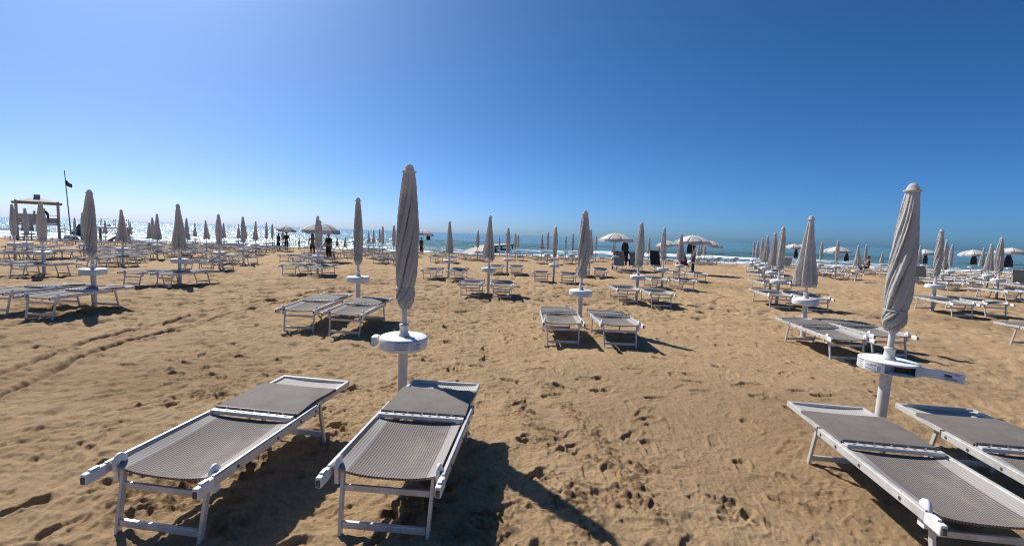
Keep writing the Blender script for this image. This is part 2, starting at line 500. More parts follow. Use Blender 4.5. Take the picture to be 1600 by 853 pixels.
# ------------------------------------------------------------------ the sea
ths = np.linspace(-R(80), R(80), 1100)
v = CAM_H - SEA_Z
dy = np.concatenate([np.linspace(v / 46, v / 400, 420), np.geomspace(v / 400, v / 30000, 60)[1:]])
SR = v / dy
Rs, Ts = np.meshgrid(SR, ths, indexing='ij')
XS = Rs * np.sin(Ts); YS = Rs * np.cos(Ts)
# crests run along the shore; keep the sheet's rows radial
sh = YS + 2.2 * perlin(XS * .03, YS * .02, 101) + 1.0 * perlin(XS * .09, YS * .05, 102)
def breaker(c, w, a, seed):
    amp = a * (.45 + .9 * np.clip(perlin(XS * .022 + c, XS * 0 + c, seed) + .45, 0, 1))
    return amp * np.exp(-(np.where(sh < c, (sh - c) / (w * .45), (sh - c) / w)) ** 2), amp
ZS = np.full(XS.shape, SEA_Z); foam = np.zeros(XS.shape)
for c_, w_, a_, s_ in ((60, 1.6, .10, 1), (66.5, 2.0, .20, 2), (75, 2.4, .34, 3), (88, 3.0, .42, 4), (104, 3.6, .48, 5), (131, 5, .35, 6)):
    hgt, amp = breaker(c_, w_, a_, 110 + s_)
    ZS += hgt
    ln = 6.5 if c_ < 90 else 3.2
    behind = sstep(c_ - ln, c_ - .6, sh) * (1 - sstep(c_ - .3, c_ + .6, sh))
    st = (1.0, .9, .72, .5, .28, .03)[s_ - 1]
    foam = np.maximum(foam, st * behind * (.55 + .6 * np.clip(perlin(XS * .018 + c_, YS * 0 + c_, 130 + s_) + .3, 0, 1)))
foam = np.maximum(foam, .9 * (1 - sstep(57.5, 61.0, sh)))
fade_w = np.clip(1.2 - Rs / 500, 0, 1)
ZS += fade_w * (.10 * perlin(XS * .09, YS * .22, 103) + .05 * perlin(XS * .25, YS * .55, 104))
me = bpy.data.meshes.new('sea_water')
nr2, nt2 = XS.shape
co = np.stack([XS.ravel(), YS.ravel(), ZS.ravel()], axis=-1).astype(np.float32)
i = np.arange(nr2 - 1)[:, None]; j = np.arange(nt2 - 1)[None, :]
quads = np.stack([i * nt2 + j, i * nt2 + j + 1, (i + 1) * nt2 + j + 1, (i + 1) * nt2 + j], axis=-1).reshape(-1, 4)
me.vertices.add(len(co)); me.vertices.foreach_set('co', co.ravel())
me.loops.add(quads.size); me.loops.foreach_set('vertex_index', quads.ravel().astype(np.int32))
me.polygons.add(len(quads)); me.polygons.foreach_set('loop_start', (np.arange(len(quads)) * 4).astype(np.int32))
me.update(calc_edges=True)
me.polygons.foreach_set('use_smooth', np.ones(len(quads), dtype=bool))
at_ = me.attributes.new('foam', 'FLOAT', 'POINT'); at_.data.foreach_set('value', foam.ravel().astype(np.float32))
me.validate()
if me.polygons[0].normal.z < 0: me.flip_normals()
t = NT('sea_water'); co_ = t.coord()
a = t.node('ShaderNodeAttribute', attribute_name='foam')
mp = t.node('ShaderNodeMapping'); mp.inputs['Scale'].default_value = (.35, 1, 1); t.link(co_, mp.inputs['Vector'])
fn = t.noise(.9, 7, .68, mp.outputs['Vector'], .3)
mask = t.ramp(t.math('ADD', t.math('MULTIPLY', a.outputs['Fac'], .62), t.math('MULTIPLY', fn.outputs['Fac'], .75)), [(.68, (0, 0, 0)), (.80, (1, 1, 1))])
deep = t.noise(.02, 4, .5, mp.outputs['Vector'])
wc = t.ramp(deep.outputs['Fac'], [(.35, (.085, .170, .170)), (.65, (.120, .215, .205))])
c = t.mix(mask.outputs['Color'], wc.outputs['Color'], (.80, .82, .84))
t.link(c, t.p.inputs['Base Color'])
rgh = t.math('ADD', t.math('MULTIPLY', mask.outputs['Color'], .55), .17)
t.link(rgh, t.p.inputs['Roughness']); t.set(IOR=1.33)
w1 = t.noise(1.1, 5, .6, mp.outputs['Vector']); w2 = t.noise(.22, 4, .6, mp.outputs['Vector'])
hh = t.math('ADD', t.math('MULTIPLY', w1.outputs['Fac'], .55), t.math('MULTIPLY', w2.outputs['Fac'], 1.6))
t.bump(hh, 1.0, .85)
me.materials.append(t.mat)
sea = bpy.data.objects.new('sea_water', me); col.objects.link(sea)
tag(sea, 'blue green sea with white breakers, glittering under the sun at left', 'sea', kind='structure')

# ------------------------------------------------------------------ sun loungers
BV = .003
HZ = .29
def lounger_parts(raised=0.0, bev=BV):
    """list of (name, parent_name, MB, materials); origin on the sand, head towards +Y"""
    P = []
    for s in (-1, 1):
        b = MB(); b.bar((s * .333, -.80, .272), (s * .333, .30, .272), .028, .040, bev=bev)
        b.bar((s * .333, -.78, .295), (s * .333, .28, .295), .016, .006)
        for yy in (-.60, -.22, .05, .25):
            b.tube((s * .345, yy, .270), (s * .352, yy, .270), .008, n=8, mat=1)
        b.box((s * .333, .305, .272), (.032, .012, .048), 1)
        P.append(('side_rail', b, ['alu', 'stain']))
        h = MB(); h.bar((s * .333, -.905, .268), (s * .333, -.79, .271), .036, .046, bev=.006 if bev else 0)
        h.box((s * .333, -.908, .266), (.022, .006, .026), 1)
        h.box((s * .333, -.845, .2945), (.022, .05, .009), 0)
        P.append(('rail_handle', h, ['white', 'stain']))
        d = MB()
        n = 22; pts = []
        prof = [(.012, .0), (.038, .0), (.044, .004), (.044, .020), (.038, .024), (.012, .024)]
        rows = []
        for r_, x_ in prof:
            rows.append([(s * (.300 - .013) + (x_ if s > 0 else -x_), -.725 + r_ * math.cos(2 * PI * q / n), .275 + r_ * 1.08 * math.sin(2 * PI * q / n)) for q in range(n)])
        d.grid(rows, 0, True, True)
        d.tube((s * .283, -.725, .275), (s * .318, -.725, .275), .014, n=10, mat=1)
        d.box((s * .300, -.725, .235), (.024, .05, .06), 0)
        P.append(('hinge', d, ['white', 'stain']))
    def legs(y0, y1, z0, w0, w1, brace):
        b = MB()
        for s in (-1, 1):
            b.bar((s * w0, y0, z0), (s * w1, y1, -.03), .020, .032, up=(0, 1, 0), bev=bev)
        f = .80; yb = y0 + (y1 - y0) * f; zb = z0 * (1 - f)
        b.bar((-w1 + .01, yb + (.004 if y1 < y0 else -.004), zb - .012), (w1 - .01, yb + (.004 if y1 < y0 else -.004), zb - .012), .022, .030, bev=bev)
        if brace:
            f = .30; yb = y0 + (y1 - y0) * f; zb = z0 * (1 - f)
            b.bar((-w0 + .01, yb + .012, zb), (w0 - .01, yb + .012, zb), .018, .028, bev=bev)
        return b
    P.append(('leg_frame', legs(-.725, -.80, .27, .268, .255, True), ['alu']))
    P.append(('leg_frame', legs(.44, .55, .265, .268, .255, False), ['alu']))
    # seat sling, sagging between the rails
    b = MB(); G = []
    ny, nx = 18, 16
    for i in range(ny + 1):
        v_ = i / ny; row = []
        for j in range(nx + 1):
            u_ = -1 + 2 * j / nx
            y = -.760 + v_ * .740 + .010 * (1 - v_) ** 3 * (u_ * u_ - .6)
            sag = (.014 * (1 - v_) ** .8 + .008 + .022 * math.sin(PI * v_)) * (1 - abs(u_) ** 3) + .006 * (1 - v_) ** 4
            row.append((u_ * .300, y, .287 - sag))
        G.append(row)
    b.grid(G)
    lip = [[(x, y - .0, z) for (x, y, z) in G[0]], [(x, y + .004, z - .012) for (x, y, z) in G[0]]]
    b.grid(lip)
    P.append(('seat_sling', b, ['sling']))
    b = MB(); b.bar((-.315, -.005, .300), (.315, -.005, .300), .042, .020, bev=bev)
    for q in range(9):
        b.box((-.26 + q * .065, -.005, .3105), (.018, .010, .003), 1)
    P.append(('crossbar', b, ['alu', 'stain']))
    # back part, hinged at the crossbar
    piv = Vector((0, .03, .285)); rot = Matrix.Rotation(raised, 3, 'X')
    def up(b):
        b.v = [tuple(rot @ (Vector(p) - piv) + piv) for p in b.v]; return b
    b = MB()
    for s in (-1, 1): b.bar((s * .302, -.02 if not raised else .03, .281), (s * .302, .845, .281), .026, .034, bev=bev)
    b.bar((-.315, .858, .281), (.315, .858, .281), .026, .034, bev=bev)
    b.bar((-.285, .40, .262), (.285, .40, .262), .02, .02)
    P.append(('back_frame', up(b), ['alu']))
    b = MB(); G = []
    for i in range(13):
        v_ = i / 12
        G.append([(u * .286 / 6, .035 + v_ * .806, .287 - .012 * (1 - (u / 6) ** 2) * (1 if v_ < 1 else .6)) for u in range(-6, 7)])
    b.grid(G); P.append(('back_sling', up(b), ['sling_head']))
    b = MB(); G = []
    for i in range(21):
        v_ = i / 20; row = []
        for j in range(21):
            u_ = -1 + j / 10
            z = .309 + .009 * math.sin(v_ * PI) * (1 - u_ * u_ * .4) + .0035 * math.sin(u_ * 5 + v_ * 7) * math.sin(v_ * PI)
            row.append((u_ * (.318 - .007 * math.sin(v_ * PI)), .045 + v_ * .57 - .014 * (1 - u_ * u_) * (1 if i == 20 else 0), z))
        G.append(row)
    b.grid(G)
    b.grid([[(x, y, z) for x, y, z in G[-1]], [(x, y + .003, z - .014) for x, y, z in G[-1]]])
    for s, jj in ((-1, 0), (1, 20)):
        b.grid([[r_[jj] for r_ in G], [(r_[jj][0] + s * .004, r_[jj][1], r_[jj][2] - .016) for r_ in G]])
    P.append(('sunshade', up(b), ['shade']))
    b = MB(); b.bar((-.314, .036, .308), (.314, .036, .308), .016, .020, bev=bev)
    for q in range(5): b.box((-.22 + q * .11, .0275, .309), (.012, .004, .012), 1)
    P.append(('shade_bar', up(b), ['band', 'alu']))
    return P

def make_lounger(name='sun_lounger', raised=0.0, mats=None, single=False):
    mats = mats or {}
    P = lounger_parts(raised, 0 if single else BV)
    mm = lambda k: M[mats.get(k, k)]
    if single:
        tot = MB(); keys = []
        for nm, b, ms in P:
            mp_ = {}
            for q, k in enumerate(ms):
                if k not in keys: keys.append(k)
                mp_[q] = keys.index(k)
            tot.merge(b, mp_)
        return tot.build(name, [mm(k) for k in keys])
    root = empty(name)
    shade = None
    for nm, b, ms in P:
        par = root
        if nm == 'shade_bar': par = shade
        o = b.build(nm, [mm(k) for k in ms], par)
        if nm == 'sunshade': shade = o
    register(root)
    return root

ORD = ['zeroth', 'first', 'second', 'third', 'fourth', 'fifth', 'sixth', 'seventh', 'eighth', 'ninth', 'tenth', 'eleventh', 'twelfth',
       'thirteenth', 'fourteenth', 'fifteenth', 'sixteenth', 'seventeenth', 'eighteenth', 'nineteenth', 'twentieth']

# ------------------------------------------------------------------ parasols
def canopy_mb(style, seed, big=1.0, n=208, rows=84):
    rg = random.Random(seed)
    ribs = 8
    amp = [rg.uniform(.6, 1.25) for _ in range(ribs)]
    off = [rg.uniform(-.16, .16) for _ in range(ribs)]; dep = [rg.choice((.25, .5, 1, 1.1)) for _ in range(ribs)]
    gap = [rg.uniform(.55, 1.5) for _ in range(ribs)]; tot_ = sum(gap); edge = [0.0]
    for g_ in gap: edge.append(edge[-1] + g_ * ribs / tot_)
    ph = [rg.uniform(0, 6.28) for _ in range(8)]
    lean = rg.uniform(-.025, .025)
    if style == 'twist':
        z0, z1 = 0.940, 2.135
        prof = [(0, .040), (.015, .062), (.06, .086), (.10, .088), (.135, .083), (.15, .080), (.17, .087), (.24, .098), (.36, .104), (.52, .100), (.72, .084), (.90, .062), (1, .046)]
        tw = 2.9
    elif style == 'slim':
        z0, z1 = 0.990, 2.135
        prof = [(0, .050), (.02, .080), (.06, .092), (.12, .086), (.3, .100), (.5, .104), (.75, .080), (.92, .056), (1, .042)]
        tw = .9
    elif style == 'loose':
        z0, z1 = 0.970, 2.135
        prof = [(0, .09), (.02, .115), (.07, .122), (.13, .112), (.2, .125), (.35, .138), (.55, .122), (.8, .082), (1, .044)]
        tw = 1.1
    else:
        z0, z1 = 0.950, 2.135
        prof = [(0, .185), (.03, .190), (.2, .172), (.5, .122), (.8, .072), (1, .042)]
        tw = .18
    def rad(t):
        for (a, ra), (b, rb) in zip(prof[:-1], prof[1:]):
            if t <= b:
                u = (t - a) / (b - a); u = u * u * (3 - 2 * u) if style == 'twist' and t < .2 else u
                return ra + (rb - ra) * u
        return prof[-1][1]
    G = []
    for i in range(rows + 1):
        t_ = (i / rows)
        t_ = t_ ** 1.25
        row = []
        for j in range(n):
            th = 2 * PI * j / n
            z = z0 + (z1 - z0) * t_
            if t_ < .10: z += (1 - t_ / .10) * (.020 * math.sin(3 * th + ph[2]) + .013 * math.sin(7 * th + ph[3]))
            r_ = rad(t_) * big
            fold = min(1, (1 - t_) * 4 + .25)
            if style in ('twist', 'loose', 'slim'):
                twv = tw * t_ ** .75 + (0 if t_ > .14 else (t_ - .14) * 7) + .10 * math.sin(4 * t_ + ph[1])
                q = (ribs * ((th - twv) / (2 * PI))) % ribs
                if style == 'twist':
                    idx = next(k_ for k_ in range(ribs) if q <= edge[k_ + 1] + 1e-9); s_ = min(1, max(0, (q - edge[idx]) / (edge[idx + 1] - edge[idx])))
                else: idx = int(q) % ribs; s_ = q - int(q)
                if style == 'twist':
                    A_ = .24 * amp[idx]
                    saw = 1 - A_ * (1 - s_ ** .7) - .05 * (1 - amp[idx]) * math.sin(PI * s_)
                    saw -= .66 * dep[idx] * math.exp(-(s_ / .075) ** 2) * (.4 + .6 * math.sin(PI * min(1, max(0, t_ * 1.15 + .35 * off[idx]))))
                    saw += .05 * math.sin(2 * PI * (2.2 * s_ + ph[7] + 1.3 * t_)) * amp[(idx + 3) % ribs] * math.sin(PI * s_)
                elif style == 'loose':
                    saw = 1 - .42 * amp[idx] * abs(math.cos(PI * (s_ + off[idx] * math.sin(PI * s_)))) ** 2.2
                else:
                    saw = 1 - .34 * amp[idx] * abs(math.cos(PI * s_)) ** 3 + .05 * math.cos(4 * PI * s_ + ph[7])
                r_ *= 1 + (saw - 1) * fold
                ell = 1 + .07 * math.cos(2 * (th - ph[0] - t_ * 2))
                r_ *= ell
            else:
                q = (ribs * ((th - tw * t_) / (2 * PI))) % ribs
                idx = int(q) % ribs; s_ = q - int(q)
                pleat = 1 - (.52 * amp[idx]) * abs(math.cos(PI * (s_ + off[idx] * math.sin(PI * s_)))) ** 1.5 * min(1, .35 + (1 - t_) * 1.1)
                r_ *= pleat * (1 + .13 * math.cos(th - ph[1]) * (1 - t_) + .10 * math.cos(2 * th - ph[2]) * (1 - t_))
                if t_ < .2: z -= .05 * (1 - t_ / .2) * (math.cos(PI * 2 * s_) * -.5) + .025 * math.sin(th * 2 + ph[3]) * (1 - t_ / .2)
            r_ *= 1 + .022 * math.sin(3 * th + 17 * t_ + ph[4]) + .016 * math.sin(7 * th - 29 * t_ + ph[5]) + .010 * math.sin(13 * th + 61 * t_ + ph[6])
            lx = lean * math.sin(PI * t_) 
            row.append((r_ * math.cos(th) + lx, r_ * math.sin(th) + lean * .4 * math.sin(PI * t_), z))
        G.append(row)
    # hem turned up inside, so the bottom is a real opening
    hem = []
    for k, (f, dz) in enumerate(((.80, .02), (.55, .10), (.35, .16))):
        hem.insert(0, [(p[0] * f, p[1] * f, p[2] + dz) for p in G[0]])
    b = MB(); b.grid(hem + G, 0, True, True)
    return b

CANOPY = {}
for st, nvar in (('twist', 4), ('slim', 3), ('loose', 3), ('cone', 5)):
    CANOPY[st] = []
    for q in range(nvar):
        CANOPY[st].append(canopy_mb(st, 100 + q * 7 + len(st)).mesh('canopy', M['canopy']))
FARC = {st: [canopy_mb(st, 300 + q * 7 + len(st), 1, 40, 24) for q in range(3)] for st in CANOPY}

def base_tube_mb():
    b = MB(); b.tube((0, 0, -.15), (0, 0, .590), .043, .043, 22)
    b.tube((0, 0, -.1), (0, 0, .012), .050, .050, 22)
    return b
def table_mb(n=48):
    b = MB()
    b.lathe([(.0, .582), (.190, .582), (.208, .590), (.216, .612), (.216, .675), (.211, .692), (.200, .698), (.0, .6985)], n)
    b.lathe([(.2155, .662), (.2185, .666), (.2185, .672), (.2155, .676)], n)
    return b
def collar_mb():
    b = MB(); b.lathe([(.0, .697), (.050, .697), (.052, .715), (.040, .725), (.038, .785), (.044, .790), (.044, .806), (.030, .812)], 20); return b
def pole_mb():
    b = MB(); b.tube((0, 0, .60), (0, 0, 2.14), .024, .022, 16); return b
def cap_mb(n=24):
    b = MB(); b.lathe([(.0, 2.128), (.052, 2.130), (.064, 2.134), (.064, 2.142), (.046, 2.150), (.042, 2.172), (.028, 2.196), (.010, 2.206), (.0, 2.207)], n); return b
def strap_mb(r, z):
    b = MB(); b.lathe([(r - .016, z - .008), (r - .001, z - .008), (r + .001, z), (r - .001, z + .008), (r - .016, z + .008)], 40); return b

PM = {'tube': base_tube_mb().mesh('base_tube', M['tube']), 'table': table_mb().mesh('table', M['table']), 'collar': collar_mb().mesh('collar', M['tube']),
      'pole': pole_mb().mesh('pole', M['tube']), 'cap': cap_mb().mesh('cap', M['canopy']), 'strap': strap_mb(.080, 1.108).mesh('strap', M['canopy'])}
def part(name, mesh, parent):
    o = bpy.data.objects.new(name, mesh); col.objects.link(o); o.parent = parent; return o

def sticker(parent, a0, a1, zc, h, name='sticker', marks=True, r=.2205, seed=1):
    """curved label on a table rim with the small dark drawing and print lines seen in the photograph"""
    b = MB(); rg = random.Random(seed)
    def patch(u0, u1, z0, z1, rad, mat):
        k = max(2, int(abs(u1 - u0) / .05) + 1)
        G = [[(rad * math.cos(u0 + (u1 - u0) * q / k), rad * math.sin(u0 + (u1 - u0) * q / k), z) for q in range(k + 1)] for z in (z0, z1)]
        b.grid(G, mat, False)
    patch(a0, a1, zc - h / 2, zc + h / 2, r, 0)
    if marks:
        da = a1 - a0; N = 26
        for (u0, u1, vc, va, fr, th_) in ((.10, .62, .62, .13, 2.6, .05), (.42, .90, .70, .10, 1.4, .09), (.22, .80, .42, .07, 3.3, .04)):
            G = [[], []]
            for q in range(N + 1):
                f = q / N; u = a0 + da * (u0 + (u1 - u0) * f + .03 * math.sin(9 * f)); v_ = vc + va * math.sin(2 * PI * fr * f + seed) * (.6 + .4 * math.cos(5 * f))
                for r_, sg in zip(G, (-1, 1)):
                    z = zc - h / 2 + h * (v_ + sg * th_ / 2); r_.append(((r + .0016) * math.cos(u), (r + .0016) * math.sin(u), z))
            b.grid(G, 1, False)
        for v0 in (.12, .20): patch(a0 + da * .1, a0 + da * .9, zc - h / 2 + h * v0, zc - h / 2 + h * (v0 + .03), r + .0016, 1)
    return b.build(name, [M['paper'], M['ink']], parent)
def print_lines(parent, a0, a1, zc, seed):
    b = MB(); rg = random.Random(seed)
    for q in range(5):
        z = zc + .030 - q * .015
        u = a0
        while u < a1:
            w = rg.uniform(.02, .05)
            G = [[(.2188 * math.cos(uu), .2188 * math.sin(uu), zz) for uu in (u, u + w)] for zz in (z - .0022, z + .0022)]
            b.grid(G, 0, False); u += w + .012
    return b.build('print', [M['ink']], parent)

UPROTO = {}
def parasol_proto(st, var):
    if (st, var) in UPROTO: return UPROTO[(st, var)]
    root = empty('closed_parasol', (0, 0, -50))
    part('base_tube', PM['tube'], root); part('table', PM['table'], root); part('collar', PM['collar'], root)
    part('pole', PM['pole'], root)
    c = part('canopy', CANOPY[st][var], root)
    if st == 'twist': part('strap', PM['strap'], c)
    part('cap', PM['cap'], root)
    register(root); UPROTO[(st, var)] = root
    return root
def far_parasol_mesh(st, var):
    b = MB()
    b.tube((0, 0, -.15), (0, 0, .590), .043, n=10, mat=1); b.merge(table_mb(20), {0: 2}); b.tube((0, 0, .70), (0, 0, 2.14), .024, n=8, mat=1)
    b.merge(FARC[st][var], {0: 0}); b.merge(cap_mb(12), {0: 0})
    return b.mesh('closed_parasol', [M['canopy'], M['tube'], M['table']])
FARM = {(st, q): far_parasol_mesh(st, q) for st in FARC for q in range(3)}

# X, Y, style, height, lean in degrees to the right, yaw
UMB = [
 # first row
 (-.985, 4.05, 'twist', 2.23, 1.0, 0), (3.32, 3.88, 'twist', 2.21, 2.0, 2),
 # second row
 (-8.2, 8.72, 'twist', 2.23, -.6, 1), (-3.01, 8.75, 'twist', 2.24, 0, 3), (1.30, 8.35, 'twist', 2.16, .4, 1), (5.5, 8.30, 'cone', 2.24, 1.0, 2),
 # third row
 (-14.6, 13.9, 'slim', 2.25, -1.5, 0), (-9.65, 12.95, 'cone', 2.30, 0, 4), (-.70, 13.3, 'cone', 2.26, 0, 1), (3.60, 12.8, 'loose', 2.21, 2.0, 0),
 (7.52, 12.6, 'slim', 2.17, .5, 1), (11.81, 12.47, 'twist', 2.25, 2.5, 2),
 # fourth row
 (-20.2, 18.15, 'slim', 2.28, -2.0, 1), (-15.6, 17.9, 'cone', 2.23, 0, 0), (-11.7, 17.85, 'slim', 2.2, 0, 2), (-7.58, 17.4, 'slim', 2.23, -.5, 0),
 (-2.5, 17.6, 'cone', 2.2, 0, 2), (1.67, 17.9, 'slim', 2.17, 0, 1), (5.7, 16.9, 'slim', 2.22, 1.5, 2), (10.06, 17.35, 'cone', 2.2, 1.0, 3), (18.5, 17.0, 'loose', 2.31, 3.0, 1),
 # fifth row
 (-21.6, 19.9, 'slim', 2.2, -1, 0), (-20.6, 21.5, 'slim', 2.18, 0, 2), (-17.8, 22.4, 'cone', 2.23, 2.5, 1), (-13.05, 21.7, 'slim', 2.24, 0, 1), (-9.6, 22.3, 'slim', 2.2, 0, 2),
 (-.24, 21.4, 'slim', 2.15, 0, 0), (3.7, 21.5, 'cone', 2.2, 0, 0), (7.96, 21.3, 'cone', 2.19, 1, 4), (12.1, 21.4, 'cone', 2.21, 0, 2), (18.3, 23.8, 'cone', 1.94, 1, 3), (23.4, 22.0, 'cone', 2.2, 2.5, 0), (20.3, 21.1, 'slim', 2.33, .5, 2),
 # sixth row
 (-19.6, 27, 'cone', 2.18, 2, 0), (-22.5, 28, 'slim', 2.18, 0, 1), (-6.9, 26, 'slim', 2.19, 0, 2), (14.4, 26, 'slim', 2.21, .5, 0), (19.0, 26.3, 'slim', 2.2, 0, 1),
 (23.0, 25.8, 'slim', 2.24, 0, 2), (25.4, 26.0, 'slim', 2.2, 1, 0),
 # seventh row
 (-24.3, 30, 'cone', 1.87, 0, 1), (-20.5, 30, 'cone', 2.17, 2, 2), (-17.2, 30, 'cone', 2.2, 0, 0), (-9.0, 31, 'slim', 2.18, 0, 1), (2.4, 31, 'slim', 2.18, 0, 2),
 (16.9, 31, 'slim', 2.1, 0, 0), (20.6, 30, 'slim', 2.21, 0, 1), (29.0, 32, 'cone', 2.19, 0, 2), (32.5, 31, 'cone', 2.2, 2, 0),
 # eighth row
 (-18.7, 34, 'slim', 2.23, 0, 0), (-2.6, 33, 'loose', 2.19, 0, 1), (.2, 36, 'slim', 2.17, 0, 2), (4.4, 33, 'slim', 2.2, 0, 0), (11.2, 37, 'cone', 2.2, 0, 1), (19.3, 36, 'slim', 2.1, 0, 2), (26.7, 34, 'slim', 2.17, 0, 0),
 # ninth row
 (-37.1, 38, 'slim', 2.21, 0, 1), (-24.5, 38, 'cone', 2.21, 0, 1), (-20.4, 38, 'slim', 2.26, 0, 2), (-11.9, 40, 'slim', 2.19, 1, 0), (2.5, 39, 'cone', 2.21, 0, 1), (7.4, 40, 'slim', 2.23, 0, 2), (13.1, 40, 'cone', 2.22, 0, 0),
 # tenth row
 (-48.0, 44, 'cone', 2.23, 0, 0), (-46.2, 43, 'cone', 2.27, 1, 1), (-40.9, 45, 'cone', 2.27, 0, 2), (-40.1, 47.0, 'cone', 2.28, 0, 0), (-31.9, 45, 'cone', 2.26, 0, 1), (-25.7, 42, 'cone', 2.23, 0, 2), (-26.8, 45, 'cone', 2.16, 0, 0),
 (-23.1, 45, 'cone', 2.23, 1, 1), (-14.8, 46, 'cone', 2.14, 0, 2), (-13.5, 43.5, 'cone', 2.19, 0, 0), (-1.4, 47, 'slim', 2.06, 0, 1), (.5, 44, 'slim', 2.23, 0, 2), (5.3, 45, 'slim', 2.25, 0, 0),
 (10.3, 46, 'cone', 1.97, 0, 1), (17.4, 42, 'cone', 1.93, 0, 2), (18.6, 43.5, 'cone', 2.17, 0, 0), (19.3, 46, 'cone', 2.1, 0, 1), (38.7, 47, 'cone', 1.92, 0, 2),
]
ADJ = {'twist': 'tightly twisted', 'slim': 'slim furled', 'loose': 'loosely tied', 'cone': 'flared'}
bins = [6, 10.5, 15, 18.8, 24, 28.4, 32.5, 37.5, 41, 99]
def row_of(y): return next(i for i, b in enumerate(bins) if y < b) + 1
rows = {}
for u_ in UMB: rows.setdefault(row_of(u_[1]), []).append(u_)
for k in rows: rows[k].sort(key=lambda q: q[0] / q[1])
NEAR_LABEL = {
 (-.985, 4.05): 'tall spiral-twisted grey parasol with round white table, behind the two nearest loungers',
 (3.32, 3.88): 'twisted pale grey parasol whose white table has its side door hanging open',
 (-8.2, 8.72): 'thick twisted grey parasol with white table, in front of the lifeguard tower',
 (-3.01, 8.75): 'thin twisted grey parasol just left of the tall spiral-twisted one',
 (1.30, 8.35): 'dark creased twisted grey parasol behind two loungers in the middle of the beach',
 (5.5, 8.30): 'smooth bell-shaped grey parasol with white table and untied hem',
}
LPROTO = make_lounger('sun_lounger'); LPROTO.location = (0, 0, -50)
LFAR = make_lounger('sun_lounger', single=True).data
bpy.data.objects.remove([o for o in col.objects if o.type == 'MESH' and o.data == LFAR][0])
lounger_used = [False]
NL = [0]
def put_lounger(x, y, head, label, group='sun loungers set out in pairs under the closed parasols', tilt=0.0, sc=1.0):
    """head: degrees clockwise from straight out to sea"""
    d = math.hypot(x, y)
    if d < 23:
        o = LPROTO if not lounger_used[0] else copy_tree(LPROTO)
        lounger_used[0] = True
    else:
        o = bpy.data.objects.new('sun_lounger', LFAR); col.objects.link(o)
    h = R(head)
    ex, ey = math.sin(h), math.cos(h)
    za = ground_z(x - ex * .7, y - ey * .7); zb = ground_z(x + ex * .55, y + ey * .55)
    o.location = (x, y, (za + zb) / 2 - .004)
    pitch = math.atan2(zb - za, 1.25)
    o.rotation_euler = (pitch, R(tilt), -h)
    o.scale = (.925 * sc, .885 * sc, 1.25)
    tag(o, label, 'sun lounger', group); NL[0] += 1
    return o

# measured pairs: parasol -> ((x, y, heading) left, (x, y, heading) right)
PAIR = {
 (-.985, 4.05): ((-1.70, 2.89, 7.0), (-.585, 2.95, 4.0)),
 (3.32, 3.88): ((2.50, 2.80, 6.5), (3.42, 2.84, 7.0)),
 (-8.2, 8.72): ((-8.66, 8.15, 4), (-7.75, 8.0, 3)),
 (-3.01, 8.75): ((-3.39, 7.84, 2.7), (-2.55, 7.58, 2.8)),
 (1.30, 8.35): ((.82, 7.43, .5), (1.66, 7.27, 1.0)),
 (5.5, 8.30): ((5.05, 7.25, 2), (5.82, 7.40, 3)),
 (-9.65, 12.95): ((-10.0, 12.5, 8), (-9.2, 12.65, 14)),
 (-.70, 13.3): ((-1.08, 12.45, 1), (-.27, 12.5, -2)),
 (3.60, 12.8): ((3.06, 12.25, 1), (3.83, 11.9, 3)),
 (11.81, 12.47): ((11.5, 11.95, 5), (12.4, 12.0, 5)),
}
LL = {
 (-.985, 4.05): ('nearest grey lounger at lower left, its foot end towards us', 'near lounger standing right beside the tall spiral-twisted parasol, shadow across its shade'),
 (3.32, 3.88): ('near lounger at lower right with pale ribbed seat and smooth folded shade', 'lounger cut off by the right edge, half shaded by the open-door table'),
}
rg = random.Random(5)
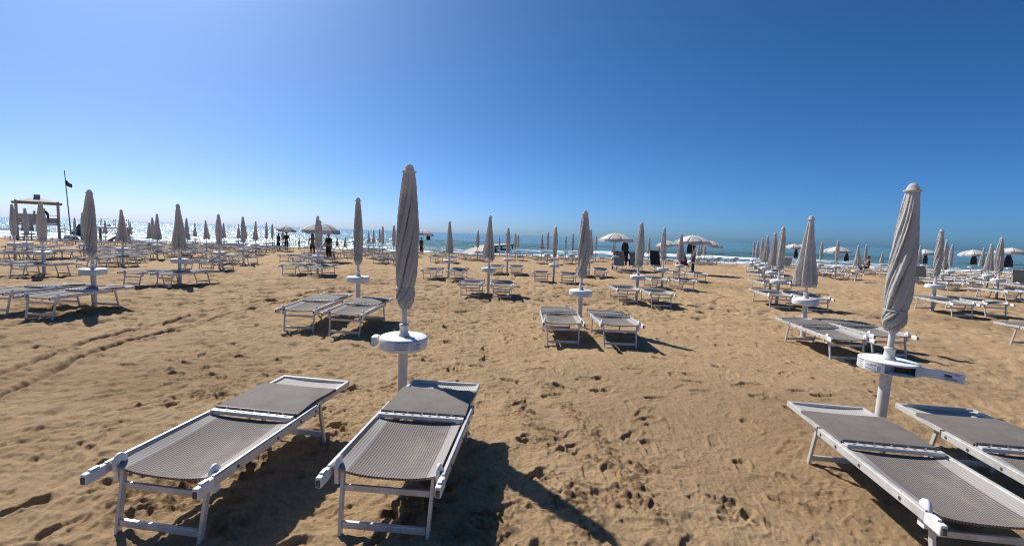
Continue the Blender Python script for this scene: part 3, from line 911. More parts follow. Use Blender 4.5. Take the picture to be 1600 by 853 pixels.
for k in sorted(rows):
    seen = {}
    for n_, (x, y, st, H_, lean, var) in enumerate(rows[k]):
        d = math.hypot(x, y)
        nm = f'{ADJ[st]} grey parasol, {ORD[n_ + 1]} from the left in the {ORD[k]} row'
        z = ground_z(x, y)
        if d < 26:
            o = copy_tree(parasol_proto(st, var % len(CANOPY[st])))
        else:
            o = bpy.data.objects.new('closed_parasol', FARM[(st, var % 3)]); col.objects.link(o)
        o.location = (x, y, z - .01)
        s = H_ / 2.2
        fat = {(3.32, 3.88): 1.02, (-8.2, 8.72): 1.0, (-3.01, 8.75): .92, (5.5, 8.30): 1.0, (11.81, 12.47): 1.0}.get((x, y), rg.uniform(.95, 1.1))
        o.scale = (1, 1, s)
        o.rotation_euler = (R(rg.uniform(-.5, .5)), R(lean * .6), rg.uniform(0, 6.28))
        if d < 6:
            o.rotation_euler = (0, R(lean), (.4 if x < 0 else 1.9))
            for ch in o.children:
                if ch.name.split('.')[0] in ('table', 'collar'): ch.location.z = -.022
        if (x, y) == (5.5, 8.30): o.rotation_euler = (0, R(.8), 2.6)
        for ch in [c for c in o.children if c.name.split('.')[0] == 'canopy']:
            ch.scale = (fat, fat, 1)
        tag(o, NEAR_LABEL.get((x, y), nm), 'parasol', 'closed parasols standing in rows on the sand')
        UPOS = (x, y)
        if (x, y) in PAIR: pr = PAIR[(x, y)]
        else:
            hd = 5 + rg.uniform(-4, 4)
            if abs(x - 18.3) < .1 or (k == 5 and n_ == 0): continue
            w = .47 + rg.uniform(-.04, .05)
            dyy = (-.62 if abs(x) < .5 * y else -.45) + rg.uniform(-.15, .15)
            pr = ((x - w, y + dyy, hd), (x + w - .02, y + dyy - rg.uniform(-.05, .2), hd + rg.uniform(-3, 3)))
        for side, (lx, ly, hd, *sc_) in zip(('left', 'right'), pr):
            lab = f'{side} lounger of the pair at the {ORD[n_ + 1]} parasol from left, {ORD[k]} row'
            if (x, y) in LL: lab = LL[(x, y)][0 if side == 'left' else 1]
            put_lounger(lx, ly, hd, lab, tilt=rg.uniform(-.8, .8), sc=sc_[0] if sc_ else 1.0)
for pr in UPROTO.values():                       # the patterns themselves are not part of the beach
    def kill(o):
        for c in children(o): kill(c)
        bpy.data.objects.remove(o)
    kill(pr)

# pairs whose parasols stand outside the picture or are bare
EXTRA = [(-12.0, 24.3, 5, 'lounger under the front edge of the large open parasol left of centre'), (-11.0, 24.4, 4, 'second lounger under the front edge of the large open parasol left of centre'),
         (-12.1, 29.4, 5, 'lounger behind the pole of the large open parasol left of centre'), (-11.0, 29.6, 8, 'lounger of the person in blue, behind the large open parasol'),
         (9.2, 7.45, 4, 'lounger cut off by the right edge behind the parasol with the open table'),
         (-13.0, 9.2, 9, 'white lounger entering from the left edge below the lifeguard tower'),
         (10.6, 8.0, 5, 'second lounger beyond the right edge behind the open table')]
for x, y, hd, lab in EXTRA[:6]: put_lounger(x, y, hd, lab)
rx = random.Random(44)
q = 0
for (x0, x1, ys) in ((-27, -17, (25, 33, 36, 40)), (-34, -28, (33, 36, 40, 43)), (24, 33, (28, 35, 39)), (34, 44, (37, 41)), (-23, -19, (17.2,)), (22, 30, (19.5, 23.5)), (-26, -15, (19.6, 23.2)), (-13, -3, (28.5, 34, 38)), (15, 21, (28.6,)), (33, 40, (33, 45)), (-8, 8, (42.5,))):
    for y in ys:
        x = x0 + rx.uniform(0, 1.5)
        while x < x1:
            q += 1
            for sd in (-.46, .46):
                o = put_lounger(x + sd, y + rx.uniform(-.15, .15), 4 + rx.uniform(-4, 4), '')
                side = 'left' if x < 0 else 'right'
                o['label'] = f'small white lounger without a parasol far back on the {side} side of the beach'
                o['group'] = f'bare loungers far back on the {side} side'
            x += rx.uniform(3.6, 4.6)

# details on the two nearest tables
def find(x, y):  # the parasol standing at (x, y)
    for o in col.objects:
        if o.type == 'EMPTY' and o.name.startswith('closed_parasol') and abs(o.location.x - x) < .01 and abs(o.location.y - y) < .01: return o
def kid(o, nm): return next(c for c in o.children if c.name.split('.')[0] == nm)
A = find(-.985, 4.05); A.rotation_euler.z = 0.0
tb = kid(A, 'table')
sticker(tb, R(-58), R(-33), .6480, .070, seed=2); print_lines(tb, R(-97), R(-68), .6520, 3)
b = MB(); 
for q_, (ra, z0, z1) in enumerate(((.262, .6040, .6900),)):
    G = []
    for z in (.6120, .6850):
        G.append([((.238 + .0 * k_) * math.cos(R(168 + 3.2 * k_)), .238 * math.sin(R(168 + 3.2 * k_)), z) for k_ in range(9)])
    b.grid(G, 0, True)
    b.grid([[(p[0] * 1.20, p[1] * 1.20, p[2]) for p in G[1]], G[1]], 0, False)
    b.grid([[(p[0] * 1.20, p[1] * 1.20, p[2]) for p in G[0]], G[0]], 0, False)
    b.grid([[(p[0] * 1.20, p[1] * 1.20, p[2]) for p in r_] for r_ in G], 0, True)
    for e in (0, 8): b.grid([[G[0][e], G[1][e]], [tuple(c_ * (1.2 if i_ < 2 else 1) for i_, c_ in enumerate(G[0][e])), tuple(c_ * (1.2 if i_ < 2 else 1) for i_, c_ in enumerate(G[1][e]))]], 0, False)
b.build('side_holder', [M['table']], tb)
# pegs on the left side of table A are one piece with it; the right-hand table is the open one
B = find(3.32, 3.88); B.rotation_euler.z = 0.0
old = kid(B, 'table'); bpy.data.objects.remove(old)
bt = MB()
bt.lathe([(.0, .6000), (.190, .6000), (.212, .6040), (.216, .6100), (.0, .6120)], 48)
bt.lathe([(.0, .6820), (.212, .6820), (.217, .6880), (.212, .6970), (.200, .7000), (.0, .7005)], 48)
a0, a1 = R(-50), R(-50 - 300)                     # rim runs clockwise from the end of the opening
def arc(r_, u0, u1, z0, z1, n_=40): return [[(r_ * math.cos(u0 + (u1 - u0) * q / n_), r_ * math.sin(u0 + (u1 - u0) * q / n_), z) for q in range(n_ + 1)] for z in (z0, z1)]
bt.grid(arc(.215, R(-68), R(225), .6110, .6830, 60), 0, True)
bt.grid(arc(.203, R(-68), R(225), .6110, .6830, 60), 0, True)
for an in (R(-68), R(225)):
    c_, s_ = math.cos(an), math.sin(an)
    bt.grid([[(.203 * c_, .203 * s_, .6110), (.215 * c_, .215 * s_, .6110)], [(.203 * c_, .203 * s_, .6830), (.215 * c_, .215 * s_, .6830)]], 0, False)
tb = bt.build('table', [M['table']], B); tb.location.z = -.022
ib = MB(); wr = Matrix.Rotation(R(-100 + 90), 3, 'Z')
ib.box(Vector((.075 * math.cos(R(-92)), .075 * math.sin(R(-92)), .647)), (.16, .006, .068), 0, wr)
ib.box(Vector((.120 * math.cos(R(-80)), .120 * math.sin(R(-80)), .645)), (.10, .006, .060), 1, wr)
ib.build('inner_wall', [M['table'], M['brown']], tb)
sticker(tb, R(-176), R(-148), .6480, .066, seed=5, r=.2185); print_lines(tb, R(-204), R(-182), .6500, 6)
# door: a curved strip swung out on its hinge at the right end of the opening
dr = MB()
hx, hy = .155, -.150
pts = []
L_ = .27; a = R(-22)
n_ = 18; x_, y_ = hx, hy
for q in range(n_ + 1):
    pts.append((x_, y_)); x_ += math.cos(a) * L_ / n_; y_ += math.sin(a) * L_ / n_; a -= R(46) / n_
def strip(off, z0, z1):
    out = []
    for z in (z0, z1):
        row = []
        for q, (px, py) in enumerate(pts):
            an = R(-22) - R(46) * q / n_
            row.append((px - math.sin(an) * off, py + math.cos(an) * off, z))
        out.append(row)
    return out
S0 = strip(0, .6080, .6860); S1 = strip(.010, .6080, .6860)
dr.grid(S0, 0, True); dr.grid(S1, 0, True)
dr.grid([S0[1], S1[1]], 0, False); dr.grid([S0[0], S1[0]], 0, False)
for e in (0, -1): dr.grid([[S0[0][e], S0[1][e]], [S1[0][e], S1[1][e]]], 0, False)
dr.tube((hx, hy, .6040), (hx, hy, .6880), .010, n=10)
door = dr.build('door', [M['table']], tb)
lb = MB()
Q = [strip(-.0025, .6160, .6800)[k_][9:18] for k_ in (0, 1)]
lb.grid(Q, 0, False)
lb.grid([strip(-.0040, .6400, .6600)[k_][10:14] for k_ in (0, 1)], 1, False)
lb.grid([strip(-.0040, .6220, .6260)[k_][10:17] for k_ in (0, 1)], 1, False)
lb.grid([strip(-.0040, .6300, .6340)[k_][10:16] for k_ in (0, 1)], 1, False)
lb.grid([strip(-.0040, .6680, .6740)[k_][14:17] for k_ in (0, 1)], 1, False)
lb.build('sticker', [M['paper'], M['ink']], door)

# ------------------------------------------------------------------ open parasols
def open_parasol(x, y, zt, w, tiltx, tilty, label, plain=False, n_bags=0):
    z = ground_z(x, y)
    root = empty('open_parasol', (x, y, z))
    H_ = zt
    b = MB(); b.tube((0, 0, -.2), (0, 0, H_), .024, n=10); b.build('pole', M['tube'], root)
    b = MB(); b.merge(table_mb(24), {0: 0}); b.tube((0, 0, -.1), (0, 0, .590), .043, n=12); b.build('table', M['table'], root)
    rot = Matrix.Rotation(R(tilty), 3, 'Y') @ Matrix.Rotation(R(tiltx), 3, 'X')
    top = Vector((0, 0, H_))
    r0 = w / 2 * .94; drop = .17 * w
    def pt(a, f):
        k = a / (PI / 4); fr = abs((k % 1) - .5) * 2          # 1 at a rib, 0 midway
        rr_ = r0 * f * (1 - .055 * (1 - fr ** 2))
        zz = -drop * f ** 1.75 - .045 * f * f * (1 - fr ** 2) * .6
        return rot @ Vector((rr_ * math.cos(a), rr_ * math.sin(a), zz)) + top
    c = MB()
    for seg in range(8):
        G = [[pt(seg * PI / 4 + q * PI / 24 + .2, f) for q in range(7)] for f in (.03, .25, .5, .75, .9, 1)]
        c.grid(G, 0 if plain or seg % 2 == 0 else 1, True)
    cv = c.build('canopy', [M['canopy_white'], M['canopy_grey']], root, thick=.004)
    v_ = MB()
    for seg in range(8):
        top_ = [pt(seg * PI / 4 + q * PI / 24 + .2, 1.002) for q in range(7)]
        lo = [p + rot @ Vector((p.x * .01, p.y * .01, -.10 - .05 * math.sin(PI * q / 6))) for q, p in enumerate(top_)]
        v_.grid([top_, lo], 0 if plain or seg % 2 == 0 else 1, False)
    v_.build('valance', [M['canopy_white'], M['canopy_grey']], cv, thick=.003)
    for seg in range(8):
        rb = MB(); a = seg * PI / 4 + .2 + 0.0
        k = pt(a, .55); rb.tube(top - Vector((0, 0, .5)), k, .006, n=5); rb.tube(k - Vector((0, 0, .01)), pt(a, .99) - Vector((0, 0, .012)), .006, n=5)
        rb.build('rib', M['metal'], root)
    cp = MB(); cp.lathe([(.0, .0), (.05, -.02), (.035, .03), (.0, .06)], 12, c=top); cp.build('cap', M['white'], root)
    tag(root, label, 'parasol', 'open white parasols near the water')
    return root
OP = [(-10.8, 25.3, 2.12, 2.25, 4, 3, 'large open white parasol standing beyond the thin twisted parasol, tilted right'),
      (-22.2, 44, 2.3, 2.0, 6, 8, 'small open white parasol near the water with two dark standing figures'),
      (-8.4, 42, 2.3, 2.1, 0, 3, 'open white parasol half hidden behind the tall spiral-twisted parasol'),
      (6.2, 27.2, 2.18, 2.25, 0, 0, 'wide open striped parasol over two beige raised loungers'),
      (13.6, 39.7, 2.06, 2.1, 0, -2, 'open white parasol partly hidden behind a slim furled one, above dark towels'),
      (10.3, 25.8, 2.2, 2.25, 0, 0, 'bright open white parasol beside the person in white shirt'),
      (18.9, 42.5, 2.25, 2.3, 4, 9, 'open striped parasol sagging to the right, by the aisle'),
      (30.5, 58 - 11, 2.45, 2.1, 0, -3, 'open white parasol at the far end of the long parasol column'),
      (28.8, 46, 2.35, 2.1, 0, 3, 'open white parasol just left of the bell-shaped parasol'),
      (27.2, 37.7, 2.02, 2.3, 0, 0, 'low flat open white parasol behind a slim furled parasol'),
      (41.2, 45, 2.22, 2.1, 0, -2, 'open white parasol just left of the column with spiral pleats, at right'),
      (41.3, 40.4, 2.2, 2.1, 0, -5, 'open white parasol alone against the sea at far right'),
      (46.0, 41.5, 2.55, 2.3, 0, 4, 'open white parasol touching the right edge of the view')]
for x, y, zt, w, tx, ty, lab in OP: open_parasol(x, y, zt, w, tx, ty, lab)

# ------------------------------------------------------------------ raised loungers, towels, bags
cloth('beige_towel', (.32, .26, .20)); cloth('dark_towel', (.035, .037, .04)); cloth('red_towel', (.24, .045, .05)); cloth('navy_cloth', (.02, .03, .06)); cloth('pink_cloth', (.75, .22, .30))
def raised(x, y, head, ang, mats, label):
    o = make_lounger('raised_lounger', R(ang), mats)
    o.location = (x, y, ground_z(x, y)); o.rotation_euler = (0, 0, -R(head)); o.scale = (.93, .93, 1.2)
    tag(o, label, 'sun lounger', 'loungers with raised backs near the water'); return o
raised(5.95, 24.9, 3, 52, {'shade': 'beige_towel', 'sling_head': 'beige_towel', 'sling': 'beige_towel'}, 'beige lounger with its back raised, under the wide striped parasol')
raised(7.0, 25.4, 6, 48, {'shade': 'beige_towel', 'sling_head': 'beige_towel'}, 'beige raised lounger beside the loosely tied parasol')
raised(8.5, 26.6, 2, 62, {'shade': 'dark_towel', 'sling_head': 'dark_towel', 'sling': 'dark_towel'}, 'lounger with black raised back left of the red one')
raised(10.6, 27.6, -8, 50, {'shade': 'red_towel', 'sling_head': 'red_towel', 'sling': 'red_towel'}, 'lounger with dark red raised back')
raised(20.6, 45.5, 60, 20, {'shade': 'dark_towel', 'sling_head': 'dark_towel', 'sling': 'dark_towel'}, 'dark lounger by the waterline, left of two at the aisle')
raised(22.6, 46.2, 70, 25, {'shade': 'dark_towel', 'sling_head': 'dark_towel', 'sling': 'dark_towel'}, 'dark lounger by the waterline, nearest the open aisle')
raised(20.2, 33.2, 55, 40, {'shade': 'dark_towel', 'sling_head': 'dark_towel', 'sling': 'dark_towel'}, 'dark raised lounger just left of the bell-shaped parasol')
raised(24.6, 31.5, -40, 55, {'shade': 'dark_towel', 'sling_head': 'dark_towel', 'sling': 'dark_towel'}, 'black raised lounger before the seated person in red at right')
raised(24.2, 21.2, 40, 38, {'shade': 'dark_towel', 'sling_head': 'dark_towel', 'sling': 'dark_towel'}, 'dark raised lounger near the right edge behind the loosely tied parasol')
raised(22.0, 24.2, 40, 38, {'shade': 'dark_towel', 'sling_head': 'dark_towel', 'sling': 'dark_towel'}, 'dark raised lounger under the flared parasol at right')
raised(-12.2, 27.8, 60, 45, {'shade': 'dark_towel', 'sling_head': 'dark_towel', 'sling': 'dark_towel'}, 'dark lounger under the large open parasol left of centre')
raised(-11.3, 16.6, 60, 25, {'shade': 'dark_towel', 'sling_head': 'dark_towel', 'sling': 'dark_towel'}, 'dark draped lounger behind the wide flared parasol at left')
raised(-32.5, 36, 75, 30, {'shade': 'dark_towel', 'sling_head': 'dark_towel', 'sling': 'navy_cloth'}, 'dark blue draped lounger by the foot of the lifeguard tower')

def hanging(x, y, z, w, h, mat, label, nm='hanging_towel', cat='towel'):
    """cloth hung over a parasol pole: creased sheet with two sides"""
    w *= .68; h *= .78
    b = MB(); G = []
    for i in range(9):
        v_ = i / 8; row = []
        for j in range(17):
            a = 2 * PI * j / 17
            r_ = w / 2 * (.42 + .58 * min(1, v_ * 1.8)) * (1 + .18 * math.cos(4 * a + v_))
            row.append((r_ * math.cos(a), r_ * .5 * math.sin(a), -h * v_ + .03 * math.sin(3 * a)))
        G.append(row)
    b.grid(G, 0, True, True); b.add(G[0], [tuple(range(17))], 0); b.add(G[-1], [tuple(range(16, -1, -1))], 0)
    o = b.build(nm, M[mat]); o.location = (x, y, ground_z(x, y) + z)
    tag(o, label, cat); return o
hanging(6.75, 27.0, 1.70, .55, .75, 'dark_towel', 'dark towel hanging under the wide striped open parasol')
hanging(10.08, 25.6, 1.80, .40, .80, 'navy_cloth', 'dark blue bag hanging from the bright open parasol', 'beach_bag', 'bag')
hanging(28.95, 45.9, 1.9, .5, 1.2, 'navy_cloth', 'dark blue towel hanging left of the bell-shaped parasol')
hanging(27.9, 37.5, 1.45, .5, .8, 'dark_towel', 'black bag hanging under the low flat parasol', 'beach_bag', 'bag')
hanging(41.3, 40.2, 1.85, .7, 1.2, 'dark_towel', 'dark towel hanging under the lone open parasol at far right')
hanging(45.6, 41.3, 1.9, 1.1, 1.4, 'navy_cloth', 'dark teal towel hung beneath the parasol at the right edge')
hanging(41.2, 44.8, 1.9, .55, 1.4, 'dark_towel', 'dark beach robe hanging behind the column with spiral pleats')
hanging(-7.9, 41.8, 1.95, .5, .7, 'dark_towel', 'dark clothes hanging under the parasol behind the tall twisted one')
hanging(9.35, 25.2, .62, .55, .34, 'pink_cloth', 'bright pink towel bundle on a lounger before the dark red one')

# ------------------------------------------------------------------ people
def skin_mesh(name, verts, edges, radii, root, mat, sub=1):
    me = bpy.data.meshes.new(name); me.from_pydata(verts, edges, []); me.update()
    o = bpy.data.objects.new(name + '_tmp', me); col.objects.link(o)
    md = o.modifiers.new('skin', 'SKIN'); md.use_smooth_shade = True
    for q, r_ in enumerate(radii):
        me.skin_vertices[0].data[q].radius = (r_, r_)
        me.skin_vertices[0].data[q].use_root = (q == root)
    sm = o.modifiers.new('sub', 'SUBSURF'); sm.levels = sub; sm.render_levels = sub
    dg = bpy.context.evaluated_depsgraph_get()
    res = bpy.data.meshes.new_from_object(o.evaluated_get(dg))
    bpy.data.objects.remove(o); bpy.data.meshes.remove(me)
    res.name = name; res.materials.clear(); res.materials.append(mat)
    res.polygons.foreach_set('use_smooth', [True] * len(res.polygons))
    return res

def person(x, y, face, pose, label, shirt=None, legs='navy_cloth', ht=1.7, z=None, hair_long=False, hat=None):
    """one continuous figure facing +Y before turning; pose: stand, walk, sit"""
    s = ht / 1.7 * .91
    hip = .92
    if pose == 'sit': hip = .50
    V = [(0, 0, hip), (0, .0, hip + .20), (0, .01, hip + .42), (0, .0, hip + .53), (0, .015, hip + .62), (0, .035, hip + .72), (0, .02, hip + .80)]
    if pose == 'lean': V = [(0, 0, hip), (0, .05, hip + .20), (0, .16, hip + .39), (0, .22, hip + .49), (0, .27, hip + .56), (0, .32, hip + .64), (0, .34, hip + .71)]
    Rd = [.135, .12, .135, .065, .052, .088, .075]
    E_ = [(0, 1), (1, 2), (2, 3), (3, 4), (4, 5), (5, 6)]
    def add(p, r_, par):
        V.append(p); Rd.append(r_); E_.append((par, len(V) - 1)); return len(V) - 1
    sw = {'stand': (.03, -.03), 'walk': (.34, -.36), 'sit': (0, 0), 'lean': (0, 0)}[pose]
    cz = V[2]
    legidx = []
    for sd, f in zip((-1, 1), sw):
        h_ = add((sd * .10, 0, hip - .05), .095, 0)
        if pose in ('sit',):
            k_ = add((sd * .13, .42, hip - .03), .068, h_); a_ = add((sd * .13, .46, .08), .042, k_); t_ = add((sd * .14, .62, .04), .034, a_)
        else:
            kb = .03 if pose != 'walk' else .05
            k_ = add((sd * .105, f * .45 + kb, hip - .46), .066, h_)
            a_ = add((sd * .11, f * .95 - (.06 if f < 0 else 0), .09 + (.06 if f < -.2 else 0)), .042, k_)
            t_ = add((sd * .12, f * .95 + .15 - (.06 if f < 0 else 0), .035 + (.02 if f < -.2 else 0)), .034, a_)
        legidx.append((h_, k_, a_))
    for sd, f in zip((-1, 1), (-sw[0], -sw[1])):
        s_ = add((sd * .18, cz[1], cz[2] + .07), .056, 2)
        if pose in ('sit', 'lean'):
            e_ = add((sd * .25, cz[1] + .10, cz[2] - .17), .042, s_); w_ = add((sd * .17, cz[1] + .33, cz[2] - .25), .032, e_)
            h_ = add((sd * .16, cz[1] + .42, cz[2] - .24), .030, w_)
        else:
            e_ = add((sd * .24, cz[1] + f * .35, cz[2] - .20), .042, s_); w_ = add((sd * .25, cz[1] + f * .7 + .04, cz[2] - .43), .032, e_)
            h_ = add((sd * .25, cz[1] + f * .85 + .05, cz[2] - .52), .030, w_)
    root = empty('person', (x, y, ground_z(x, y) if z is None else z), -R(face)); root.scale = (s, s, s)
    part('body', skin_mesh('body', V, E_, Rd, 0, M['skin']), root)
    hd = V[5]
    # hair cap
    b = MB(); G = []
    for i in range(8):
        el = -0.35 + (PI / 2 + .35) * i / 7
        G.append([(hd[0] + .102 * math.cos(el) * math.cos(2 * PI * j / 14), hd[1] - .02 + .112 * math.cos(el) * math.sin(2 * PI * j / 14), hd[2] + .03 + .105 * math.sin(el)) for j in range(14)])
    b.grid(G, 0, True, True)
    if hair_long:
        G = []
        for i in range(7):
            v_ = i / 6
            G.append([(hd[0] + (.10 + .03 * v_) * math.cos(PI + PI * j / 8), hd[1] - .02 + .11 * math.sin(PI + PI * j / 8), hd[2] + .05 - .38 * v_) for j in range(9)])
        b.grid(G, 0, True)
    b.build('hair', M['hair'], root)
    # face: nose and ears
    b = MB(); b.lathe([(.0, .02), (.014, -.012), (.0, -.02)], 8, c=(hd[0], hd[1] + .098, hd[2] - .005))
    for sd in (-1, 1): b.lathe([(.0, .026), (.014, .0), (.0, -.026)], 8, c=(sd * .094, hd[1], hd[2]))
    b.build('face', M['skin'], root)
    if hat:
        b = MB(); b.lathe([(.19, .03), (.12, .045), (.112, .06), (.10, .13), (.0, .15)], 16, c=(hd[0], hd[1] - .01, hd[2])); b.build('hat', M[hat], root)
    if shirt:
        v2 = [V[0], V[1], V[2], (V[3][0], V[3][1], V[3][2] - .02)]; r2 = [.15, .14, .152, .085]; e2 = [(0, 1), (1, 2), (2, 3)]
        base = len(V) - 8
        for q in (0, 1):
            i0 = base + q * 4
            v2.append(V[i0]); r2.append(.07); e2.append((2, len(v2) - 1))
            m = tuple((a + c_) / 2 for a, c_ in zip(V[i0], V[i0 + 1])); v2.append(m); r2.append(.06); e2.append((len(v2) - 2, len(v2) - 1))
        part('shirt', skin_mesh('shirt', v2, e2, r2, 0, M[shirt]), root)
    v2 = [(V[0][0], V[0][1], V[0][2] + .04), V[0]]; r2 = [.142, .150]; e2 = [(0, 1)]
    long_ = legs.endswith('_long'); lm = legs.replace('_long', '')
    for h_, k_, a_ in legidx:
        v2.append(V[h_]); r2.append(.112); e2.append((1, len(v2) - 1))
        f = 1.0 if long_ else .72
        m = tuple(a + (c_ - a) * f for a, c_ in zip(V[h_], V[k_])); v2.append(m); r2.append(.084); e2.append((len(v2) - 2, len(v2) - 1))
        if long_:
            v2.append(V[a_]); r2.append(.062); e2.append((len(v2) - 2, len(v2) - 1))
    part('trousers' if long_ else 'shorts', skin_mesh('shorts', v2, e2, r2, 1, M[lm]), root)
    tag(root, label, 'person'); return root
cloth('white_shirt', (.72, .72, .70)); cloth('blue_cloth', (.035, .10, .22)); cloth('red_cloth', (.35, .09, .08)); cloth('black_cloth', (.02, .02, .022))
person(-19.3, 49.2, 88, 'walk', 'left of two shirtless children walking along the water', None, 'navy_cloth', 1.42)
person(-18.2, 48.6, 80, 'walk', 'right of two shirtless children striding along the water', None, 'black_cloth', 1.46)
person(-11.8, 28.6, 20, 'sit', 'dark-haired person in blue seated under the large open parasol', 'blue_cloth', 'blue_cloth_long', 1.65, hair_long=True)
person(-12.7, 28.4, 150, 'stand', 'bare-shouldered long-haired woman standing under the large open parasol', None, 'black_cloth', 1.62, hair_long=True)
person(-11.1, 27.0, 190, 'stand', 'person in dark shirt and white hat under the large open parasol', 'black_cloth', 'black_cloth_long', 1.68, hat='white_shirt')
person(-20.2, 38.6, 100, 'stand', 'left of two dark figures standing by the small open parasol', 'black_cloth', 'black_cloth_long', 1.6)
person(-19.2, 38.0, 170, 'stand', 'right dark figure standing left of the small open parasol', 'black_cloth', 'navy_cloth_long', 1.7)
person(-21.6, 45.3, 90, 'stand', 'small pale child standing in front of the surf', None, 'white_shirt', 1.2)
person(7.0, 27.7, 175, 'sit', 'person in dark clothes seated under the wide striped parasol', 'navy_cloth', 'black_cloth_long', 1.72, z=ground_z(7, 27.7) + .15)
person(5.85, 25.25, 2, 'sit', 'dark-haired person in white shirt reclining in the beige raised lounger', 'white_shirt', 'black_cloth_long', 1.6)
person(10.45, 25.9, -90, 'stand', 'person in white shirt and dark trousers under the bright open parasol', 'white_shirt', 'black_cloth_long', 1.72)
person(-8.5, 41.5, 120, 'stand', 'dark figure standing under the parasol behind the tall twisted one', 'black_cloth', 'black_cloth_long', 1.7)
person(25.4, 32.0, -60, 'sit', 'person with red top seated beside the black raised lounger at right', 'red_cloth', 'black_cloth', 1.7, z=ground_z(25.4, 32) + .12)
person(39.6, 41.0, 0, 'sit', 'person in red seated under the lone open parasol at far right', 'red_cloth', 'black_cloth', 1.7)

# ------------------------------------------------------------------ lifeguard tower, flag, pedal boat, pier, buoy
TX, TY = -47.6, 45.0
tz = ground_z(TX, TY)
yaw = math.atan2(TX, TY)                              # faces the middle of the beach
tw = empty('lifeguard_tower', (TX, TY, tz), -yaw); tw.scale = (.74, .74, .94)     # local -Y looks at the beach front, X across
def tp(name, fn, mat, parent=tw):
    b = MB(); fn(b); return b.build(name, M[mat], parent)
HW, DP = 1.95, 1.4
for sx in (-1, 1):
    for sy in (-1, 1):
        tp('post', lambda b, sx=sx, sy=sy: b.bar((sx * HW, sy * DP, -.4), (sx * HW, sy * DP, 4.22), .24, .24, up=(0, 1, 0), bev=.015), 'wood')
tp('floor', lambda b: b.box((0, 0, 1.78), (4.1, 3.0, .14)), 'wood_dark')
def par(b):
    for q in range(5): b.box((-.95, -DP - .13, 1.98 + q * .19), (1.85, .04, .18))
tp('parapet_left', par, 'wood').name = 'parapet'
def par2(b):
    for q in range(3): b.box((.98, -DP - .13, 1.98 + q * .19), (1.8, .04, .18))
    b.bar((.1, -DP - .13, 2.75), (1.9, -DP - .13, 2.75), .04, .05)
tp('parapet', par2, 'wood_dark')
def back_(b):
    for q in range(5): b.box((-.95, DP + .10, 1.98 + q * .19), (1.85, .04, .18))
tp('back_parapet', back_, 'wood_dark').name = 'parapet'
def beams(b):
    for sy in (-1, 1): b.bar((-2.35, sy * (DP + .005), 3.98), (2.35, sy * (DP + .005), 3.98), .14, .20)
    for sx in (-1, 1): b.bar((sx * (HW + .005), -1.75, 4.085), (sx * (HW + .005), 1.75, 4.085), .12, .10)
tp('beam', beams, 'wood_dark')
def roof(b):
    z0, z1 = 4.14, 4.55
    o = [(-2.1, -1.6, z0), (2.1, -1.6, z0), (2.1, 1.6, z0), (-2.1, 1.6, z0)]; i_ = [(-.28, -.28, z1), (.28, -.28, z1), (.28, .28, z1), (-.28, .28, z1)]
    for k_ in range(4): b.add([o[k_], o[(k_ + 1) % 4], i_[(k_ + 1) % 4], i_[k_]], [(0, 1, 2, 3)])
    b.add(o, [(3, 2, 1, 0)])
rf = tp('roof', roof, 'wood')
tp('roof_cap', lambda b: b.box((0, 0, 4.68), (.62, .62, .42), bev=.02), 'wood_dark', rf)
def ladder(b):
    for sx in (-.25, .25): b.bar((2.25 + sx, -1.55, -.2), (2.25 + sx, -1.0, 1.85), .06, .06, up=(0, 1, 0))
    for q in range(6): b.bar((2.0, -1.52 + q * .085, .15 + q * .3), (2.5, -1.52 + q * .085, .15 + q * .3), .03, .04)
tp('ladder', ladder, 'wood')
tag(tw, 'brown wooden lifeguard tower with low hipped roof at far left', 'lifeguard tower')
def on_tower(lx, ly): 
    v_ = Matrix.Rotation(-yaw, 3, 'Z') @ Vector((lx * .74, ly * .74, 0)); return TX + v_.x, TY + v_.y
px, py = on_tower(.95, -.7)
person(px, py, math.degrees(yaw) - 90, 'lean', 'lifeguard leaning forward on the right side of the tower', 'black_cloth', 'black_cloth_long', 1.65, z=tz + 1.75)
px, py = on_tower(-.35, .2)
person(px, py, math.degrees(yaw) + 60, 'sit', 'second lifeguard seated behind the tower parapet', 'black_cloth', 'black_cloth_long', 1.7, z=tz + 1.75)

dk = empty('raised_deck', (TX + 3.3, TY + 4.6, ground_z(TX + 3.3, TY + 4.6)), -yaw)
def deckf(b): b.box((.2, 0, 1.62), (2.9, 1.8, .22), bev=.05)
tp('deck', deckf, 'white', dk)
for sx in (-1.0, 1.3):
    for sy in (-.7, .7): tp('post', lambda b, sx=sx, sy=sy: b.bar((sx, sy, -.3), (sx, sy, 1.515), .14, .14, up=(0, 1, 0)), 'wood_dark', dk)
def rail_(b):
    for k_ in range(3):
        b.tube((-.9 + k_ * 1.1, -.8, 1.73), (-.9 + k_ * 1.1, -.8, 2.55), .025, n=6)
        b.tube((-.9 + k_ * 1.1, .8, 1.73), (-.9 + k_ * 1.1, .8, 2.55), .025, n=6)
    for yy in (-.8, .8):
        b.tube((-.9, yy, 2.55), (1.3, yy, 2.55), .025, n=6); b.tube((-.9, yy, 2.15), (1.3, yy, 2.15), .018, n=6)
    b.tube((1.3, -.8, 2.55), (1.3, .8, 2.55), .025, n=6)
tp('railing', rail_, 'metal', dk)
tag(dk, 'white raised deck with thin metal railing beside the lifeguard tower', 'deck')

